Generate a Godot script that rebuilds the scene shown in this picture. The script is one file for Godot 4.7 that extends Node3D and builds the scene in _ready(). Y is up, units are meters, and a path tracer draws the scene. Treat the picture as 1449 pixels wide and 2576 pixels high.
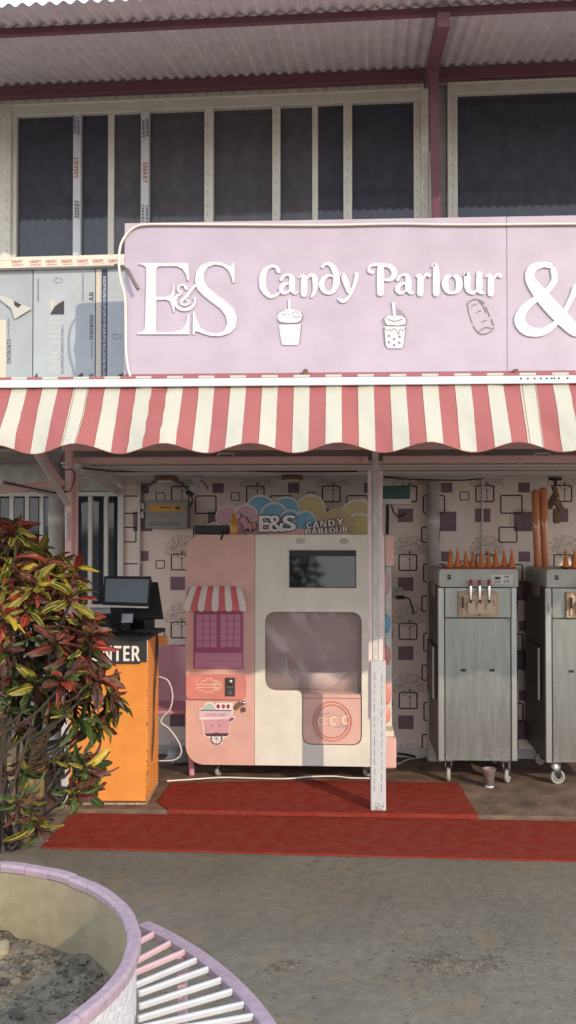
extends Node3D
# A candy kiosk under a striped awning: pink vending machine, ice cream machines, orange till counter, croton and round planter.
# Units are metres, y up; the shop front faces +z; the kiosk floor is y = 0 and the yard y = -0.03.
const F := 2324.0
var R := Basis(Vector3.UP, deg_to_rad(3.0)) * Basis(Vector3.RIGHT, deg_to_rad(1.035))
var C := Vector3(0, 1.70, 0)
var rng := RandomNumberGenerator.new()
var M := {}
var taken := {}
var fonts := {}
const WALL := -6.95
const FRONT := -6.2
const YARD := -0.03

func ray(u: float, v: float) -> Vector3:
	return R * Vector3((u - 724.5) / F, -(v - 1288.0) / F, -1)
func pz(u: float, v: float, z: float) -> Vector3:      # measured point on a wall plane
	var r := ray(u, v)
	return C + r * ((z - C.z) / r.z)
func py(u: float, v: float, y: float) -> Vector3:      # measured point on a level plane
	var r := ray(u, v)
	return C + r * ((y - C.y) / r.y)

# ---------- materials ----------
func noise_image(freq: float, octaves: int, lo: float, hi: float, sd: int, size := 512, kind := FastNoiseLite.TYPE_SIMPLEX_SMOOTH, power := 1.0) -> Image:
	var n := FastNoiseLite.new()
	n.noise_type = kind
	n.seed = sd
	n.frequency = freq
	n.fractal_octaves = octaves
	var src := n.get_seamless_image(size, size)
	var im := Image.create(size, size, false, Image.FORMAT_RGB8)
	for y in size:
		for x in size:
			var g := lerpf(lo, hi, pow(src.get_pixel(x, y).r, power))
			im.set_pixel(x, y, Color(g, g, g))
	return im
func tex(im: Image) -> ImageTexture:
	return ImageTexture.create_from_image(im)
func mat(col: Color, rough := 0.6, metal := 0.0, tx: Texture2D = null, scale := 1.0, bump: Texture2D = null, bump_cm := 0.1, bscale := 0.0) -> StandardMaterial3D:
	var m := StandardMaterial3D.new()
	m.albedo_color = col.linear_to_srgb()
	m.roughness = rough
	m.metallic = metal
	if tx or bump:
		m.uv1_triplanar = true
		m.uv1_world_triplanar = true
		m.uv1_scale = Vector3.ONE * scale
	if tx:
		m.albedo_texture = tx
	if bump:
		m.heightmap_enabled = true
		m.heightmap_texture = bump
		m.heightmap_scale = bump_cm
	return m
func glass(col: Color, alpha: float, rough := 0.03) -> StandardMaterial3D:
	var m := mat(col, rough)
	m.transparency = BaseMaterial3D.TRANSPARENCY_ALPHA
	m.albedo_color.a = alpha
	return m

# ---------- shapes ----------
func st() -> SurfaceTool:
	var s := SurfaceTool.new()
	s.begin(Mesh.PRIMITIVE_TRIANGLES)
	s.set_smooth_group(-1)
	return s
func tri(s: SurfaceTool, a: Vector3, b: Vector3, c: Vector3) -> void:
	s.add_vertex(a); s.add_vertex(b); s.add_vertex(c)
func quad(s: SurfaceTool, a: Vector3, b: Vector3, c: Vector3, d: Vector3) -> void:
	tri(s, a, b, c); tri(s, a, c, d)
func box(s: SurfaceTool, c: Vector3, size: Vector3, bev := 0.003, b := Basis.IDENTITY) -> void:
	var h := size * 0.5
	var e: float = min(bev, min(h.x, min(h.y, h.z)) * 0.5)
	var g := func(x: float, y: float, z: float) -> Vector3: return c + b * Vector3(x, y, z)
	for sg in [-1.0, 1.0]:
		var f: Array[Vector3] = [g.call(sg * h.x, -h.y + e, -h.z + e), g.call(sg * h.x, h.y - e, -h.z + e), g.call(sg * h.x, h.y - e, h.z - e), g.call(sg * h.x, -h.y + e, h.z - e)]
		orient(s, f, c)
		f = [g.call(-h.x + e, sg * h.y, -h.z + e), g.call(h.x - e, sg * h.y, -h.z + e), g.call(h.x - e, sg * h.y, h.z - e), g.call(-h.x + e, sg * h.y, h.z - e)]
		orient(s, f, c)
		f = [g.call(-h.x + e, -h.y + e, sg * h.z), g.call(h.x - e, -h.y + e, sg * h.z), g.call(h.x - e, h.y - e, sg * h.z), g.call(-h.x + e, h.y - e, sg * h.z)]
		orient(s, f, c)
		for sh in [-1.0, 1.0]:
			f = [g.call(-h.x + e, sg * h.y, sh * (h.z - e)), g.call(h.x - e, sg * h.y, sh * (h.z - e)), g.call(h.x - e, sg * (h.y - e), sh * h.z), g.call(-h.x + e, sg * (h.y - e), sh * h.z)]
			orient(s, f, c)
			f = [g.call(sg * h.x, -h.y + e, sh * (h.z - e)), g.call(sg * h.x, h.y - e, sh * (h.z - e)), g.call(sg * (h.x - e), h.y - e, sh * h.z), g.call(sg * (h.x - e), -h.y + e, sh * h.z)]
			orient(s, f, c)
			f = [g.call(sg * h.x, sh * (h.y - e), -h.z + e), g.call(sg * h.x, sh * (h.y - e), h.z - e), g.call(sg * (h.x - e), sh * h.y, h.z - e), g.call(sg * (h.x - e), sh * h.y, -h.z + e)]
			orient(s, f, c)
			for sk in [-1.0, 1.0]:
				var t: Array[Vector3] = [g.call(sg * h.x, sh * (h.y - e), sk * (h.z - e)), g.call(sg * (h.x - e), sh * h.y, sk * (h.z - e)), g.call(sg * (h.x - e), sh * (h.y - e), sk * h.z)]
				orient(s, t, c)
func orient(s: SurfaceTool, f: Array[Vector3], c: Vector3) -> void:   # adds a face with its front away from c
	var n := (f[2] - f[0]).cross(f[1] - f[0])
	var out: bool = n.dot((f[0] + f[2]) * 0.5 - c) > 0
	if f.size() == 3:
		if out: tri(s, f[0], f[1], f[2])
		else: tri(s, f[0], f[2], f[1])
	else:
		if out: quad(s, f[0], f[1], f[2], f[3])
		else: quad(s, f[3], f[2], f[1], f[0])
func bar(s: SurfaceTool, a: Vector3, b: Vector3, w: float, h: float, bev := 0.003, up := Vector3.UP) -> void:   # box beam from a to b
	var d := (b - a).normalized()
	var side := d.cross(up)
	if side.length() < 0.01: side = d.cross(Vector3.BACK)
	side = side.normalized()
	box(s, (a + b) * 0.5, Vector3(w, h, (b - a).length()), bev, Basis(side, d.cross(side), d))
func smooth(pts: Array, n := 6) -> Array:              # Catmull-Rom through the points
	var out := []
	for i in pts.size() - 1:
		var p0 = pts[max(i - 1, 0)]; var p1 = pts[i]; var p2 = pts[i + 1]; var p3 = pts[min(i + 2, pts.size() - 1)]
		for k in n:
			var t := float(k) / n
			out.append(0.5 * (2.0 * p1 + (p2 - p0) * t + (2.0 * p0 - 5.0 * p1 + 4.0 * p2 - p3) * t * t + (3.0 * p1 - p0 - 3.0 * p2 + p3) * t * t * t))
	out.append(pts[-1])
	return out
func tube(s: SurfaceTool, pts: Array, r, sides := 8) -> void:
	var rings := []
	var n := Vector3.UP
	for i in pts.size():
		var d: Vector3 = (pts[min(i + 1, pts.size() - 1)] - pts[max(i - 1, 0)]).normalized()
		if i == 0 and absf(d.dot(n)) > 0.9: n = Vector3.RIGHT
		n = (n - d * n.dot(d)).normalized()
		var bn := d.cross(n)
		var rr: float = r[i] if r is Array else r
		var ring := []
		for k in sides:
			var a := TAU * k / sides
			ring.append(pts[i] + (n * cos(a) + bn * sin(a)) * rr)
		rings.append(ring)
	s.set_smooth_group(1)
	for i in rings.size() - 1:
		for k in sides:
			var k2 := (k + 1) % sides
			quad(s, rings[i][k], rings[i][k2], rings[i + 1][k2], rings[i + 1][k])
	s.set_smooth_group(-1)
	for e in [0, rings.size() - 1]:
		for k in range(1, sides - 1):
			if e == 0: tri(s, rings[e][0], rings[e][k + 1], rings[e][k])
			else: tri(s, rings[e][0], rings[e][k], rings[e][k + 1])
func lathe(s: SurfaceTool, prof: Array, o: Vector3, seg := 24, b := Basis.IDENTITY, flat := false) -> void:   # prof: Vector2(r, y)
	s.set_smooth_group(-1 if flat else 1)
	for i in prof.size() - 1:
		for k in seg:
			var a0 := TAU * k / seg
			var a1 := TAU * (k + 1) / seg
			var q := func(p: Vector2, a: float) -> Vector3: return o + b * Vector3(p.x * cos(a), p.y, p.x * sin(a))
			var p0: Vector3 = q.call(prof[i], a0); var p1: Vector3 = q.call(prof[i], a1)
			var p2: Vector3 = q.call(prof[i + 1], a1); var p3: Vector3 = q.call(prof[i + 1], a0)
			if prof[i].x > 1e-6: tri(s, p0, p2, p1)
			if prof[i + 1].x > 1e-6: tri(s, p0, p3, p2)
	s.set_smooth_group(-1)
func prism(s: SurfaceTool, poly: PackedVector2Array, z0: float, z1: float, holes := []) -> void:   # outline in world x, y; z1 in front
	var tr := Geometry2D.triangulate_polygon(poly)
	for i in range(0, tr.size(), 3):
		for z in [z0, z1]:
			var a := poly[tr[i]]; var b := poly[tr[i + 1]]; var c := poly[tr[i + 2]]
			var f: Array[Vector3] = [Vector3(a.x, a.y, z), Vector3(b.x, b.y, z), Vector3(c.x, c.y, z)]
			orient(s, f, Vector3(a.x, a.y, (z0 + z1) * 0.5))
	var cw := Geometry2D.is_polygon_clockwise(poly)
	for i in poly.size():
		var a := poly[i]; var b := poly[(i + 1) % poly.size()]
		if cw: quad(s, Vector3(a.x, a.y, z1), Vector3(a.x, a.y, z0), Vector3(b.x, b.y, z0), Vector3(b.x, b.y, z1))
		else: quad(s, Vector3(a.x, a.y, z1), Vector3(b.x, b.y, z1), Vector3(b.x, b.y, z0), Vector3(a.x, a.y, z0))
func pxpoly(list: Array, z: float) -> PackedVector2Array:   # measured outline -> world x, y on plane z
	var p := PackedVector2Array()
	for q in list:
		var w := pz(q[0], q[1], z)
		p.append(Vector2(w.x, w.y))
	return p
func rrect(a: Vector2, b: Vector2, r, n := 6) -> PackedVector2Array:   # rounded rectangle; r one radius or [bl, br, tr, tl]
	var rr: Array = r if r is Array else [r, r, r, r]
	var lo := Vector2(min(a.x, b.x), min(a.y, b.y)); var hi := Vector2(max(a.x, b.x), max(a.y, b.y))
	var p := PackedVector2Array()
	var cs := [[Vector2(lo.x, lo.y), Vector2(1, 1), PI], [Vector2(hi.x, lo.y), Vector2(-1, 1), 1.5 * PI], [Vector2(hi.x, hi.y), Vector2(-1, -1), 0.0], [Vector2(lo.x, hi.y), Vector2(1, -1), 0.5 * PI]]
	for i in 4:
		var q: float = rr[i]
		if q < 1e-5:
			p.append(cs[i][0])
			continue
		for k in n + 1:
			var t: float = cs[i][2] + 0.5 * PI * k / n
			p.append(cs[i][0] + cs[i][1] * q + Vector2(cos(t), sin(t)) * q)
	return p
func pxrr(u0: float, v0: float, u1: float, v1: float, z: float, r := 0.0) -> PackedVector2Array:
	var a := pz(u0, v0, z); var b := pz(u1, v1, z)
	return rrect(Vector2(a.x, a.y), Vector2(b.x, b.y), r)
func disc(c: Vector2, r: float, n := 24, ry := -1.0) -> PackedVector2Array:
	var p := PackedVector2Array()
	for k in n:
		var a := TAU * k / n
		p.append(c + Vector2(cos(a) * r, sin(a) * (r if ry < 0 else ry)))
	return p
func ribbon(s: SurfaceTool, pts: Array, z0: float, z1: float, n := 5) -> void:   # brush stroke: pts [x, y, width] in world, extruded
	var v := []
	for p in pts: v.append(Vector3(p[0], p[1], p[2]))
	v = smooth(v, n)
	var l := PackedVector2Array(); var rr := PackedVector2Array()
	for i in v.size():
		var d3: Vector3 = v[min(i + 1, v.size() - 1)] - v[max(i - 1, 0)]
		var d := Vector2(d3.x, d3.y).normalized()
		var nn := Vector2(-d.y, d.x) * absf(v[i].z) * 0.5
		l.append(Vector2(v[i].x, v[i].y) + nn); rr.append(Vector2(v[i].x, v[i].y) - nn)
	for i in v.size() - 1:
		quad(s, Vector3(l[i].x, l[i].y, z1), Vector3(l[i + 1].x, l[i + 1].y, z1), Vector3(rr[i + 1].x, rr[i + 1].y, z1), Vector3(rr[i].x, rr[i].y, z1))
		quad(s, Vector3(l[i].x, l[i].y, z0), Vector3(l[i + 1].x, l[i + 1].y, z0), Vector3(l[i + 1].x, l[i + 1].y, z1), Vector3(l[i].x, l[i].y, z1))
		quad(s, Vector3(rr[i].x, rr[i].y, z1), Vector3(rr[i + 1].x, rr[i + 1].y, z1), Vector3(rr[i + 1].x, rr[i + 1].y, z0), Vector3(rr[i].x, rr[i].y, z0))
	for e in [0, v.size() - 1]:   # round ends
		var c := Vector2(v[e].x, v[e].y)
		if v[e].z > 0: prism(s, disc(c, absf(v[e].z) * 0.5, 14), z0, z1 - 0.0003)
# ---------- objects ----------
func rebase(o: Node3D, at: Vector3) -> Node3D:          # moves a thing's own origin to its base
	for c in o.get_children():
		c.position -= at
	o.position += at
	return o
func obj(s, called: String, m: Material, parent: Node3D, origin := Vector3.ZERO) -> MeshInstance3D:
	var o := MeshInstance3D.new()
	if s is SurfaceTool:
		s.generate_normals()
		o.mesh = s.commit()
	else:
		o.mesh = s
	o.name = called
	o.material_override = m
	o.position = origin
	parent.add_child(o, true)
	return o
func numbered(called: String) -> String:
	var n: int = taken.get(called, 0)
	taken[called] = n + 1
	return called if n == 0 else "%s_%03d" % [called, n]
func thing(called: String, label: String, category: String, group := "", at := Vector3.ZERO) -> Node3D:
	var o := Node3D.new()
	o.name = numbered(called)
	add_child(o)
	o.position = at
	return tag(o, label, category, group)
func tag(o: Node3D, label: String, category: String, group := "") -> Node3D:
	o.set_meta("label", label)
	o.set_meta("category", category)
	if group: o.set_meta("group", group)
	return o
func single(s, called: String, m: Material, label: String, category: String, group := "") -> MeshInstance3D:
	var o := obj(s, numbered(called), m, self)
	tag(o, label, category, group)
	return o
func setting(s, called: String, m: Material) -> MeshInstance3D:
	var o := obj(s, called, m, self)
	o.set_meta("kind", "structure")
	return o
func pbox(u0: float, v0: float, u1: float, v1: float, zf: float, depth: float, bev := 0.003) -> SurfaceTool:   # box with its front face on zf
	var s := st()
	addp(s, u0, v0, u1, v1, zf, depth, bev)
	return s
func addp(s: SurfaceTool, u0: float, v0: float, u1: float, v1: float, zf: float, depth: float, bev := 0.003) -> void:
	var a := pz(u0, v0, zf); var b := pz(u1, v1, zf)
	box(s, Vector3((a.x + b.x) * 0.5, (a.y + b.y) * 0.5, zf - depth * 0.5), Vector3(absf(b.x - a.x), absf(a.y - b.y), depth), bev)
func sheet(poly: PackedVector2Array, z: float, t: float) -> SurfaceTool:   # plate with its front face on z
	var s := st()
	prism(s, poly, z - t, z)
	return s
func font(kind: String) -> Font:
	if not fonts.has(kind):
		var f := SystemFont.new()
		f.font_names = PackedStringArray(["Droid Serif" if kind.begins_with("serif") else "Droid Sans"])
		f.font_weight = 700 if kind.ends_with("bold") else 400
		fonts[kind] = f
	return fonts[kind]
func text(words: String, kind: String, u0: float, v0: float, u1: float, v1: float, z: float, depth: float, m: Material, parent: Node3D, called := "lettering", turn := 0, grow := 0.0) -> MeshInstance3D:
	var t := TextMesh.new()
	t.text = words
	t.font = font(kind)
	t.font_size = 40
	t.depth = 0.02
	t.curve_step = 2.0
	var bb := t.get_aabb()
	var a := pz(u0, v1, z); var b := pz(u1, v0, z)
	var w := b.x - a.x + grow; var h := b.y - a.y + grow
	var o := MeshInstance3D.new()
	o.mesh = t
	o.name = called
	o.material_override = m
	var sc := Vector3(w / bb.size.x, h / bb.size.y, depth / bb.size.z) if turn == 0 else Vector3(h / bb.size.x, w / bb.size.y, depth / bb.size.z)
	var bs := Basis(Vector3.BACK, deg_to_rad(turn)) * Basis.from_scale(sc)
	o.basis = bs
	o.position = Vector3((a.x + b.x) * 0.5, (a.y + b.y) * 0.5, z + depth * 0.5) - bs * (bb.position + bb.size * 0.5)
	parent.add_child(o, true)
	return o

# ---------- the light, the air and the camera ----------
func _ready() -> void:
	rng.seed = 7
	var cam := Camera3D.new()
	cam.name = "camera"
	cam.fov = rad_to_deg(2.0 * atan(1288.0 / F))
	cam.near = 0.05
	cam.far = 400.0
	cam.transform = Transform3D(R, C)
	add_child(cam)
	cam.current = true
	var we := WorldEnvironment.new()
	we.name = "world_environment"
	var env := Environment.new()
	var sky := Sky.new()
	var sm := ProceduralSkyMaterial.new()
	sm.sky_top_color = Color(0.64, 0.70, 0.78)
	sm.sky_horizon_color = Color(0.95, 0.95, 0.93)
	sm.sky_curve = 0.22
	sm.ground_bottom_color = Color(0.35, 0.32, 0.29)
	sm.ground_horizon_color = Color(0.62, 0.60, 0.57)
	sm.sky_energy_multiplier = 1.69
	sky.sky_material = sm
	env.background_mode = Environment.BG_SKY
	env.sky = sky
	env.background_energy_multiplier = 1.0
	env.tonemap_mode = Environment.TONE_MAPPER_LINEAR
	env.tonemap_exposure = 1.04
	env.sdfgi_enabled = true
	env.ssao_enabled = true
	env.ssil_enabled = true
	we.environment = env
	add_child(we)
	var sun := DirectionalLight3D.new()
	sun.name = "sun"
	sun.light_energy = 0.93
	sun.light_color = Color(1.0, 0.93, 0.82)
	sun.light_angular_distance = 0.6
	sun.shadow_enabled = true
	sun.basis = Basis.looking_at(-Vector3(0.73, 0.50, 1.0).normalized())
	add_child(sun)
	materials()
	ground()
	building()
	kiosk()
	sign_board()
	awning()
	wall_things()
	candy_machine()
	ice_cream()
	counter()
	planter()
	croton()
	small_things()

func materials() -> void:
	var soft := tex(noise_image(0.012, 5, 0.93, 1.0, 1))
	var mid := tex(noise_image(0.03, 5, 0.84, 1.0, 2))
	var fine := tex(noise_image(0.12, 4, 0.7, 1.0, 3))
	var blot := tex(noise_image(0.02, 6, 0.45, 1.0, 4, 512, FastNoiseLite.TYPE_SIMPLEX_SMOOTH, 0.7))
	var grit := tex(noise_image(0.35, 3, 0.0, 1.0, 5))
	var lumps := tex(noise_image(0.05, 5, 0.0, 1.0, 6))
	M.pink_steel = mat(Color(0.78, 0.48, 0.47), 0.5, 0.0, soft, 1.1)
	M.pale_pink_steel = mat(Color(0.76, 0.60, 0.58), 0.5, 0.0, soft, 1.1)
	M.white_steel = mat(Color(0.72, 0.68, 0.64), 0.5, 0.0, soft, 0.9)
	M.dull_white = mat(Color(0.70, 0.66, 0.62), 0.6, 0.0, mid, 0.7)
	M.maroon = mat(Color(0.16, 0.06, 0.085), 0.55, 0.0, soft, 0.8)
	M.roof = mat(Color(0.76, 0.72, 0.74), 0.45, 0.0, mid, 0.35)
	M.frame = mat(Color(0.75, 0.71, 0.62), 0.45, 0.0, soft, 0.8)
	M.frame_film = mat(Color(0.66, 0.68, 0.70), 0.35, 0.0, soft, 0.8)
	M.pane = mat(Color(0.072, 0.075, 0.096), 0.03)
	M.pane.metallic_specular = 0.42
	M.pane_grey = mat(Color(0.118, 0.112, 0.125), 0.05)
	M.pane_grey.metallic_specular = 0.40
	for k in ["pane", "pane_grey"]:
		M[k].uv1_triplanar = true
		M[k].uv1_world_triplanar = true
		M[k].uv1_scale = Vector3(0.5, 0.3, 0.5)
		M[k].albedo_texture = mid
		M[k].heightmap_enabled = true
		M[k].heightmap_texture = soft
		M[k].heightmap_scale = 0.25
	M.sand = mat(Color(0.235, 0.195, 0.145), 0.95, 0.0, blot, 2.2, lumps, 0.6)
	M.print_dark = mat(Color(0.045, 0.042, 0.045), 0.6)
	M.print_grey = mat(Color(0.20, 0.18, 0.16), 0.6)
	M.print_red = mat(Color(0.42, 0.10, 0.06), 0.6)
	M.print_navy = mat(Color(0.03, 0.045, 0.10), 0.5)
	M.print_beige = mat(Color(0.62, 0.55, 0.44), 0.6)
	M.print_pale = mat(Color(0.52, 0.51, 0.47), 0.6)
	M.cladding = mat(Color(0.435, 0.47, 0.51), 0.4, 0.0, soft, 0.5)
	M.cladding_grey = mat(Color(0.385, 0.415, 0.44), 0.4, 0.0, soft, 0.5)
	M.wall_grey = mat(Color(0.42, 0.39, 0.37), 0.85, 0.0, mid, 0.5)
	M.lavender_wall = mat(Color(0.40, 0.36, 0.42), 0.8, 0.0, soft, 0.6)
	M.sign_face = mat(Color(0.475, 0.395, 0.475), 0.35, 0.0, soft, 0.45)
	M.sign_edge = mat(Color(0.30, 0.10, 0.12), 0.6)
	M.sign_white = mat(Color(0.66, 0.63, 0.66), 0.4, 0.0, soft, 1.5)
	M.tube_white = mat(Color(0.78, 0.68, 0.60), 0.35)
	M.brown_steel = mat(Color(0.14, 0.06, 0.04), 0.6)
	M.grey_plastic = mat(Color(0.16, 0.13, 0.13), 0.5)
	M.alu = mat(Color(0.60, 0.61, 0.62), 0.35, 0.0, soft, 1.3)
	var weave := tex(noise_image(0.25, 3, 0.86, 1.0, 9))
	M.cloth_pink = mat(Color(0.36, 0.102, 0.093), 0.8, 0.0, weave, 1.3)
	M.cloth_cream = mat(Color(0.52, 0.48, 0.385), 0.8, 0.0, weave, 1.3)
	for k in ["cloth_pink", "cloth_cream"]:
		M[k].backlight_enabled = true
		M[k].backlight = Color(0.04, 0.03, 0.025)
	M.pink_paint = mat(Color(0.70, 0.41, 0.36), 0.32, 0.0, soft, 0.9)
	M.pink_light = mat(Color(0.72, 0.44, 0.38), 0.35, 0.0, soft, 0.9)
	M.salmon = mat(Color(0.68, 0.25, 0.22), 0.35, 0.0, soft, 0.9)
	M.cream_paint = mat(Color(0.75, 0.71, 0.63), 0.30, 0.0, soft, 0.9)
	M.line_pale = mat(Color(0.80, 0.62, 0.48), 0.5)
	M.magenta = mat(Color(0.33, 0.075, 0.16), 0.4)
	M.magenta_pale = mat(Color(0.52, 0.23, 0.34), 0.25)
	M.magenta_line = mat(Color(0.45, 0.14, 0.24), 0.5)
	M.red_stripe = mat(Color(0.60, 0.13, 0.14), 0.45)
	M.white_stripe = mat(Color(0.70, 0.62, 0.56), 0.45)
	M.screen = mat(Color(0.010, 0.011, 0.014), 0.04)
	M.screen.metallic_specular = 0.5
	M.black = mat(Color(0.015, 0.014, 0.015), 0.45)
	M.black_soft = mat(Color(0.03, 0.026, 0.028), 0.7)
	M.chrome = mat(Color(0.75, 0.74, 0.72), 0.22, 1.0)
	M.gun = mat(Color(0.25, 0.24, 0.23), 0.4, 1.0)
	M.blue_print = mat(Color(0.17, 0.38, 0.53), 0.5, 0.0, soft, 2.0)
	M.pink_print = mat(Color(0.62, 0.34, 0.40), 0.5, 0.0, soft, 2.0)
	M.yellow_print = mat(Color(0.54, 0.44, 0.20), 0.5, 0.0, soft, 2.0)
	M.tan_print = mat(Color(0.50, 0.37, 0.22), 0.5, 0.0, soft, 2.0)
	M.pale_rim = mat(Color(0.62, 0.55, 0.54), 0.5)
	M.letter_white = mat(Color(0.78, 0.74, 0.74), 0.45)
	M.letter_edge = mat(Color(0.10, 0.035, 0.05), 0.6)
	M.film = glass(Color(0.62, 0.36, 0.35), 0.30, 0.2)
	M.clear = glass(Color(0.85, 0.83, 0.83), 0.05, 0.04)
	M.sleeve = glass(Color(0.9, 0.85, 0.8), 0.02, 0.1)
	M.inside_pink = mat(Color(0.68, 0.42, 0.38), 0.5, 0.0, soft, 0.9)
	M.inside_pale = mat(Color(0.72, 0.55, 0.52), 0.5, 0.0, soft, 0.9)
	M.steel = mat(Color(0.335, 0.335, 0.315), 0.38, 0.82, tex(scratched()), 0.9)
	M.steel.roughness_texture = tex(noise_image(0.03, 5, 0.75, 1.0, 21))
	M.steel.uv1_scale = Vector3(3.0, 0.4, 3.0)
	M.steel_edge = mat(Color(0.42, 0.42, 0.40), 0.38, 0.8, soft, 0.9)
	M.head_grey = mat(Color(0.44, 0.43, 0.39), 0.4, 0.0, soft, 1.2)
	M.head_seam = mat(Color(0.30, 0.29, 0.28), 0.5)
	M.side_brown = mat(Color(0.13, 0.10, 0.09), 0.4, 0.4, mid, 0.6)
	M.beige = mat(Color(0.50, 0.35, 0.22), 0.5, 0.0, soft, 3.0)
	M.beige_pale = mat(Color(0.58, 0.42, 0.29), 0.45, 0.0, soft, 3.0)
	M.red_grip = mat(Color(0.35, 0.03, 0.04), 0.4)
	M.wafer = mat(Color(0.66, 0.20, 0.05), 0.6, 0.0, mid, 5.0, lumps, 0.1)
	M.tray_red = mat(Color(0.28, 0.05, 0.03), 0.6)
	M.tread = mat(Color(0.46, 0.44, 0.41), 0.55, 0.0, fine, 3.0)
	M.orange = mat(Color(0.80, 0.29, 0.06), 0.42, 0.0, soft, 0.8)
	M.orange_worn = mat(Color(0.62, 0.42, 0.30), 0.7, 0.0, blot, 3.0)
	M.chair_pink = mat(Color(0.55, 0.25, 0.30), 0.4)
	M.carpet = mat(Color(1, 1, 1), 0.97, 0.0, tex(carpet_image(Color(0.235, 0.031, 0.021), 0.13, 12)), 0.7, grit, 0.5)
	M.carpet.metallic_specular = 0.2
	M.concrete = mat(Color(0.20, 0.180, 0.148), 0.9, 0.0, tex(yard_image()), 0.25, grit, 0.35)
	M.cement = mat(Color(0.26, 0.165, 0.115), 0.8, 0.0, blot, 0.45, grit, 0.25)
	M.rim = mat(Color(0.385, 0.28, 0.325), 0.6, 0.0, mid, 1.6)
	M.planter_white = mat(Color(0.62, 0.60, 0.61), 0.7, 0.0, mid, 1.5, lumps, 0.6)
	M.planter_inner = mat(Color(0.35, 0.285, 0.175), 0.85, 0.0, mid, 0.9, grit, 0.2)
	M.soil = mat(Color(0.245, 0.195, 0.135), 0.95, 0.0, blot, 1.5, lumps, 1.2)
	M.soil_dark = mat(Color(0.14, 0.115, 0.09), 0.95, 0.0, fine, 2.0)
	M.slat_white = mat(Color(0.56, 0.55, 0.56), 0.4, 0.0, soft, 2.0)
	M.slat_pink = mat(Color(0.58, 0.38, 0.40), 0.45, 0.0, soft, 2.0)
	M.tan_wall = mat(Color(0.44, 0.34, 0.18), 0.85, 0.0, mid, 0.8)
	M.bark = mat(Color(0.10, 0.075, 0.055), 0.9, 0.0, fine, 5.0)
	M.leaf = mat(Color(1, 1, 1), 0.46)
	M.leaf.metallic_specular = 0.4
	M.leaf.vertex_color_use_as_albedo = true
	M.leaf.backlight_enabled = true
	M.leaf.backlight = Color(0.20, 0.15, 0.06)
	M.hedge = mat(Color(0.05, 0.08, 0.03), 0.6)
	M.case_grey = mat(Color(0.30, 0.28, 0.26), 0.45, 0.0, soft, 2.0)
	M.yellow = mat(Color(0.62, 0.30, 0.02), 0.5)
	M.green_box = mat(Color(0.015, 0.075, 0.05), 0.35)
	M.amber = mat(Color(0.50, 0.22, 0.03), 0.25)
	M.bag = mat(Color(0.30, 0.33, 0.31), 0.3)
	M.cup = glass(Color(0.42, 0.30, 0.30), 0.45, 0.12)
	M.brown_wood = mat(Color(0.26, 0.14, 0.075), 0.7, 0.0, fine, 6.0)
	M.baseboard = mat(Color(0.5, 0.46, 0.43), 0.6)
	var wp := StandardMaterial3D.new()
	wp.albedo_texture = tex(wallpaper_image())
	wp.roughness = 0.55
	M.wallpaper = wp

func stamp(im: Image, p: Vector2, r: float, col: Color) -> void:   # round pen; wraps so that the print repeats
	var w := im.get_width(); var h := im.get_height()
	for y in range(int(p.y - r), int(p.y + r) + 1):
		for x in range(int(p.x - r), int(p.x + r) + 1):
			if Vector2(x - p.x, y - p.y).length() <= r:
				im.set_pixel(posmod(x, w), posmod(y, h), col)
func pen(im: Image, a: Vector2, b: Vector2, r: float, col: Color) -> void:
	var n := int(a.distance_to(b) / max(r * 0.6, 0.7)) + 1
	for i in n + 1:
		stamp(im, a.lerp(b, float(i) / n), r, col)
func rounded(im: Image, x0: float, y0: float, x1: float, y1: float, rr: float, w: float, col: Color) -> void:
	var p := rrect(Vector2(x0, y0), Vector2(x1, y1), rr)
	for i in p.size():
		pen(im, p[i], p[(i + 1) % p.size()], w, col)
func fillr(im: Image, x0: float, y0: float, x1: float, y1: float, col: Color) -> void:
	for y in range(int(y0), int(y1)):
		for x in range(int(x0), int(x1)):
			im.set_pixel(posmod(x, im.get_width()), posmod(y, im.get_height()), col)
func twig(im: Image, p: Vector2, ang: float, l: float, w: float, depth: int, col: Color) -> void:
	var q := p + Vector2(cos(ang), sin(ang)) * l
	pen(im, p, q, w, col)
	if depth > 0:
		var n := 3 if depth > 2 else 2
		for i in n:
			twig(im, p.lerp(q, rng.randf_range(0.55, 1.0)), ang + (i - (n - 1) * 0.5) * rng.randf_range(0.5, 0.85) + rng.randf_range(-0.12, 0.12), l * rng.randf_range(0.6, 0.82), max(w * 0.62, 0.8), depth - 1, col)
func crown(im: Image, c: Vector2, r: Vector2, w: float, col: Color) -> void:   # domed head of fine branches, as printed
	for i in 9:
		var a := -PI / 2 + (i - 4) * 0.34
		pen(im, c + Vector2(0, 14), c + Vector2(cos(a) * r.x, sin(a) * r.y) * 0.62, w * 1.3, col)
	for i in 520:
		var a := rng.randf_range(-PI - 0.22, 0.22)
		var d := sqrt(rng.randf_range(0.10, 0.95))
		var p := c + Vector2(cos(a) * r.x, sin(a) * r.y) * d
		var t := a + rng.randf_range(-0.45, 0.45)
		pen(im, p, p + Vector2(cos(t), sin(t)) * r.x * rng.randf_range(0.05, 0.12), w * 0.62, col)
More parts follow.
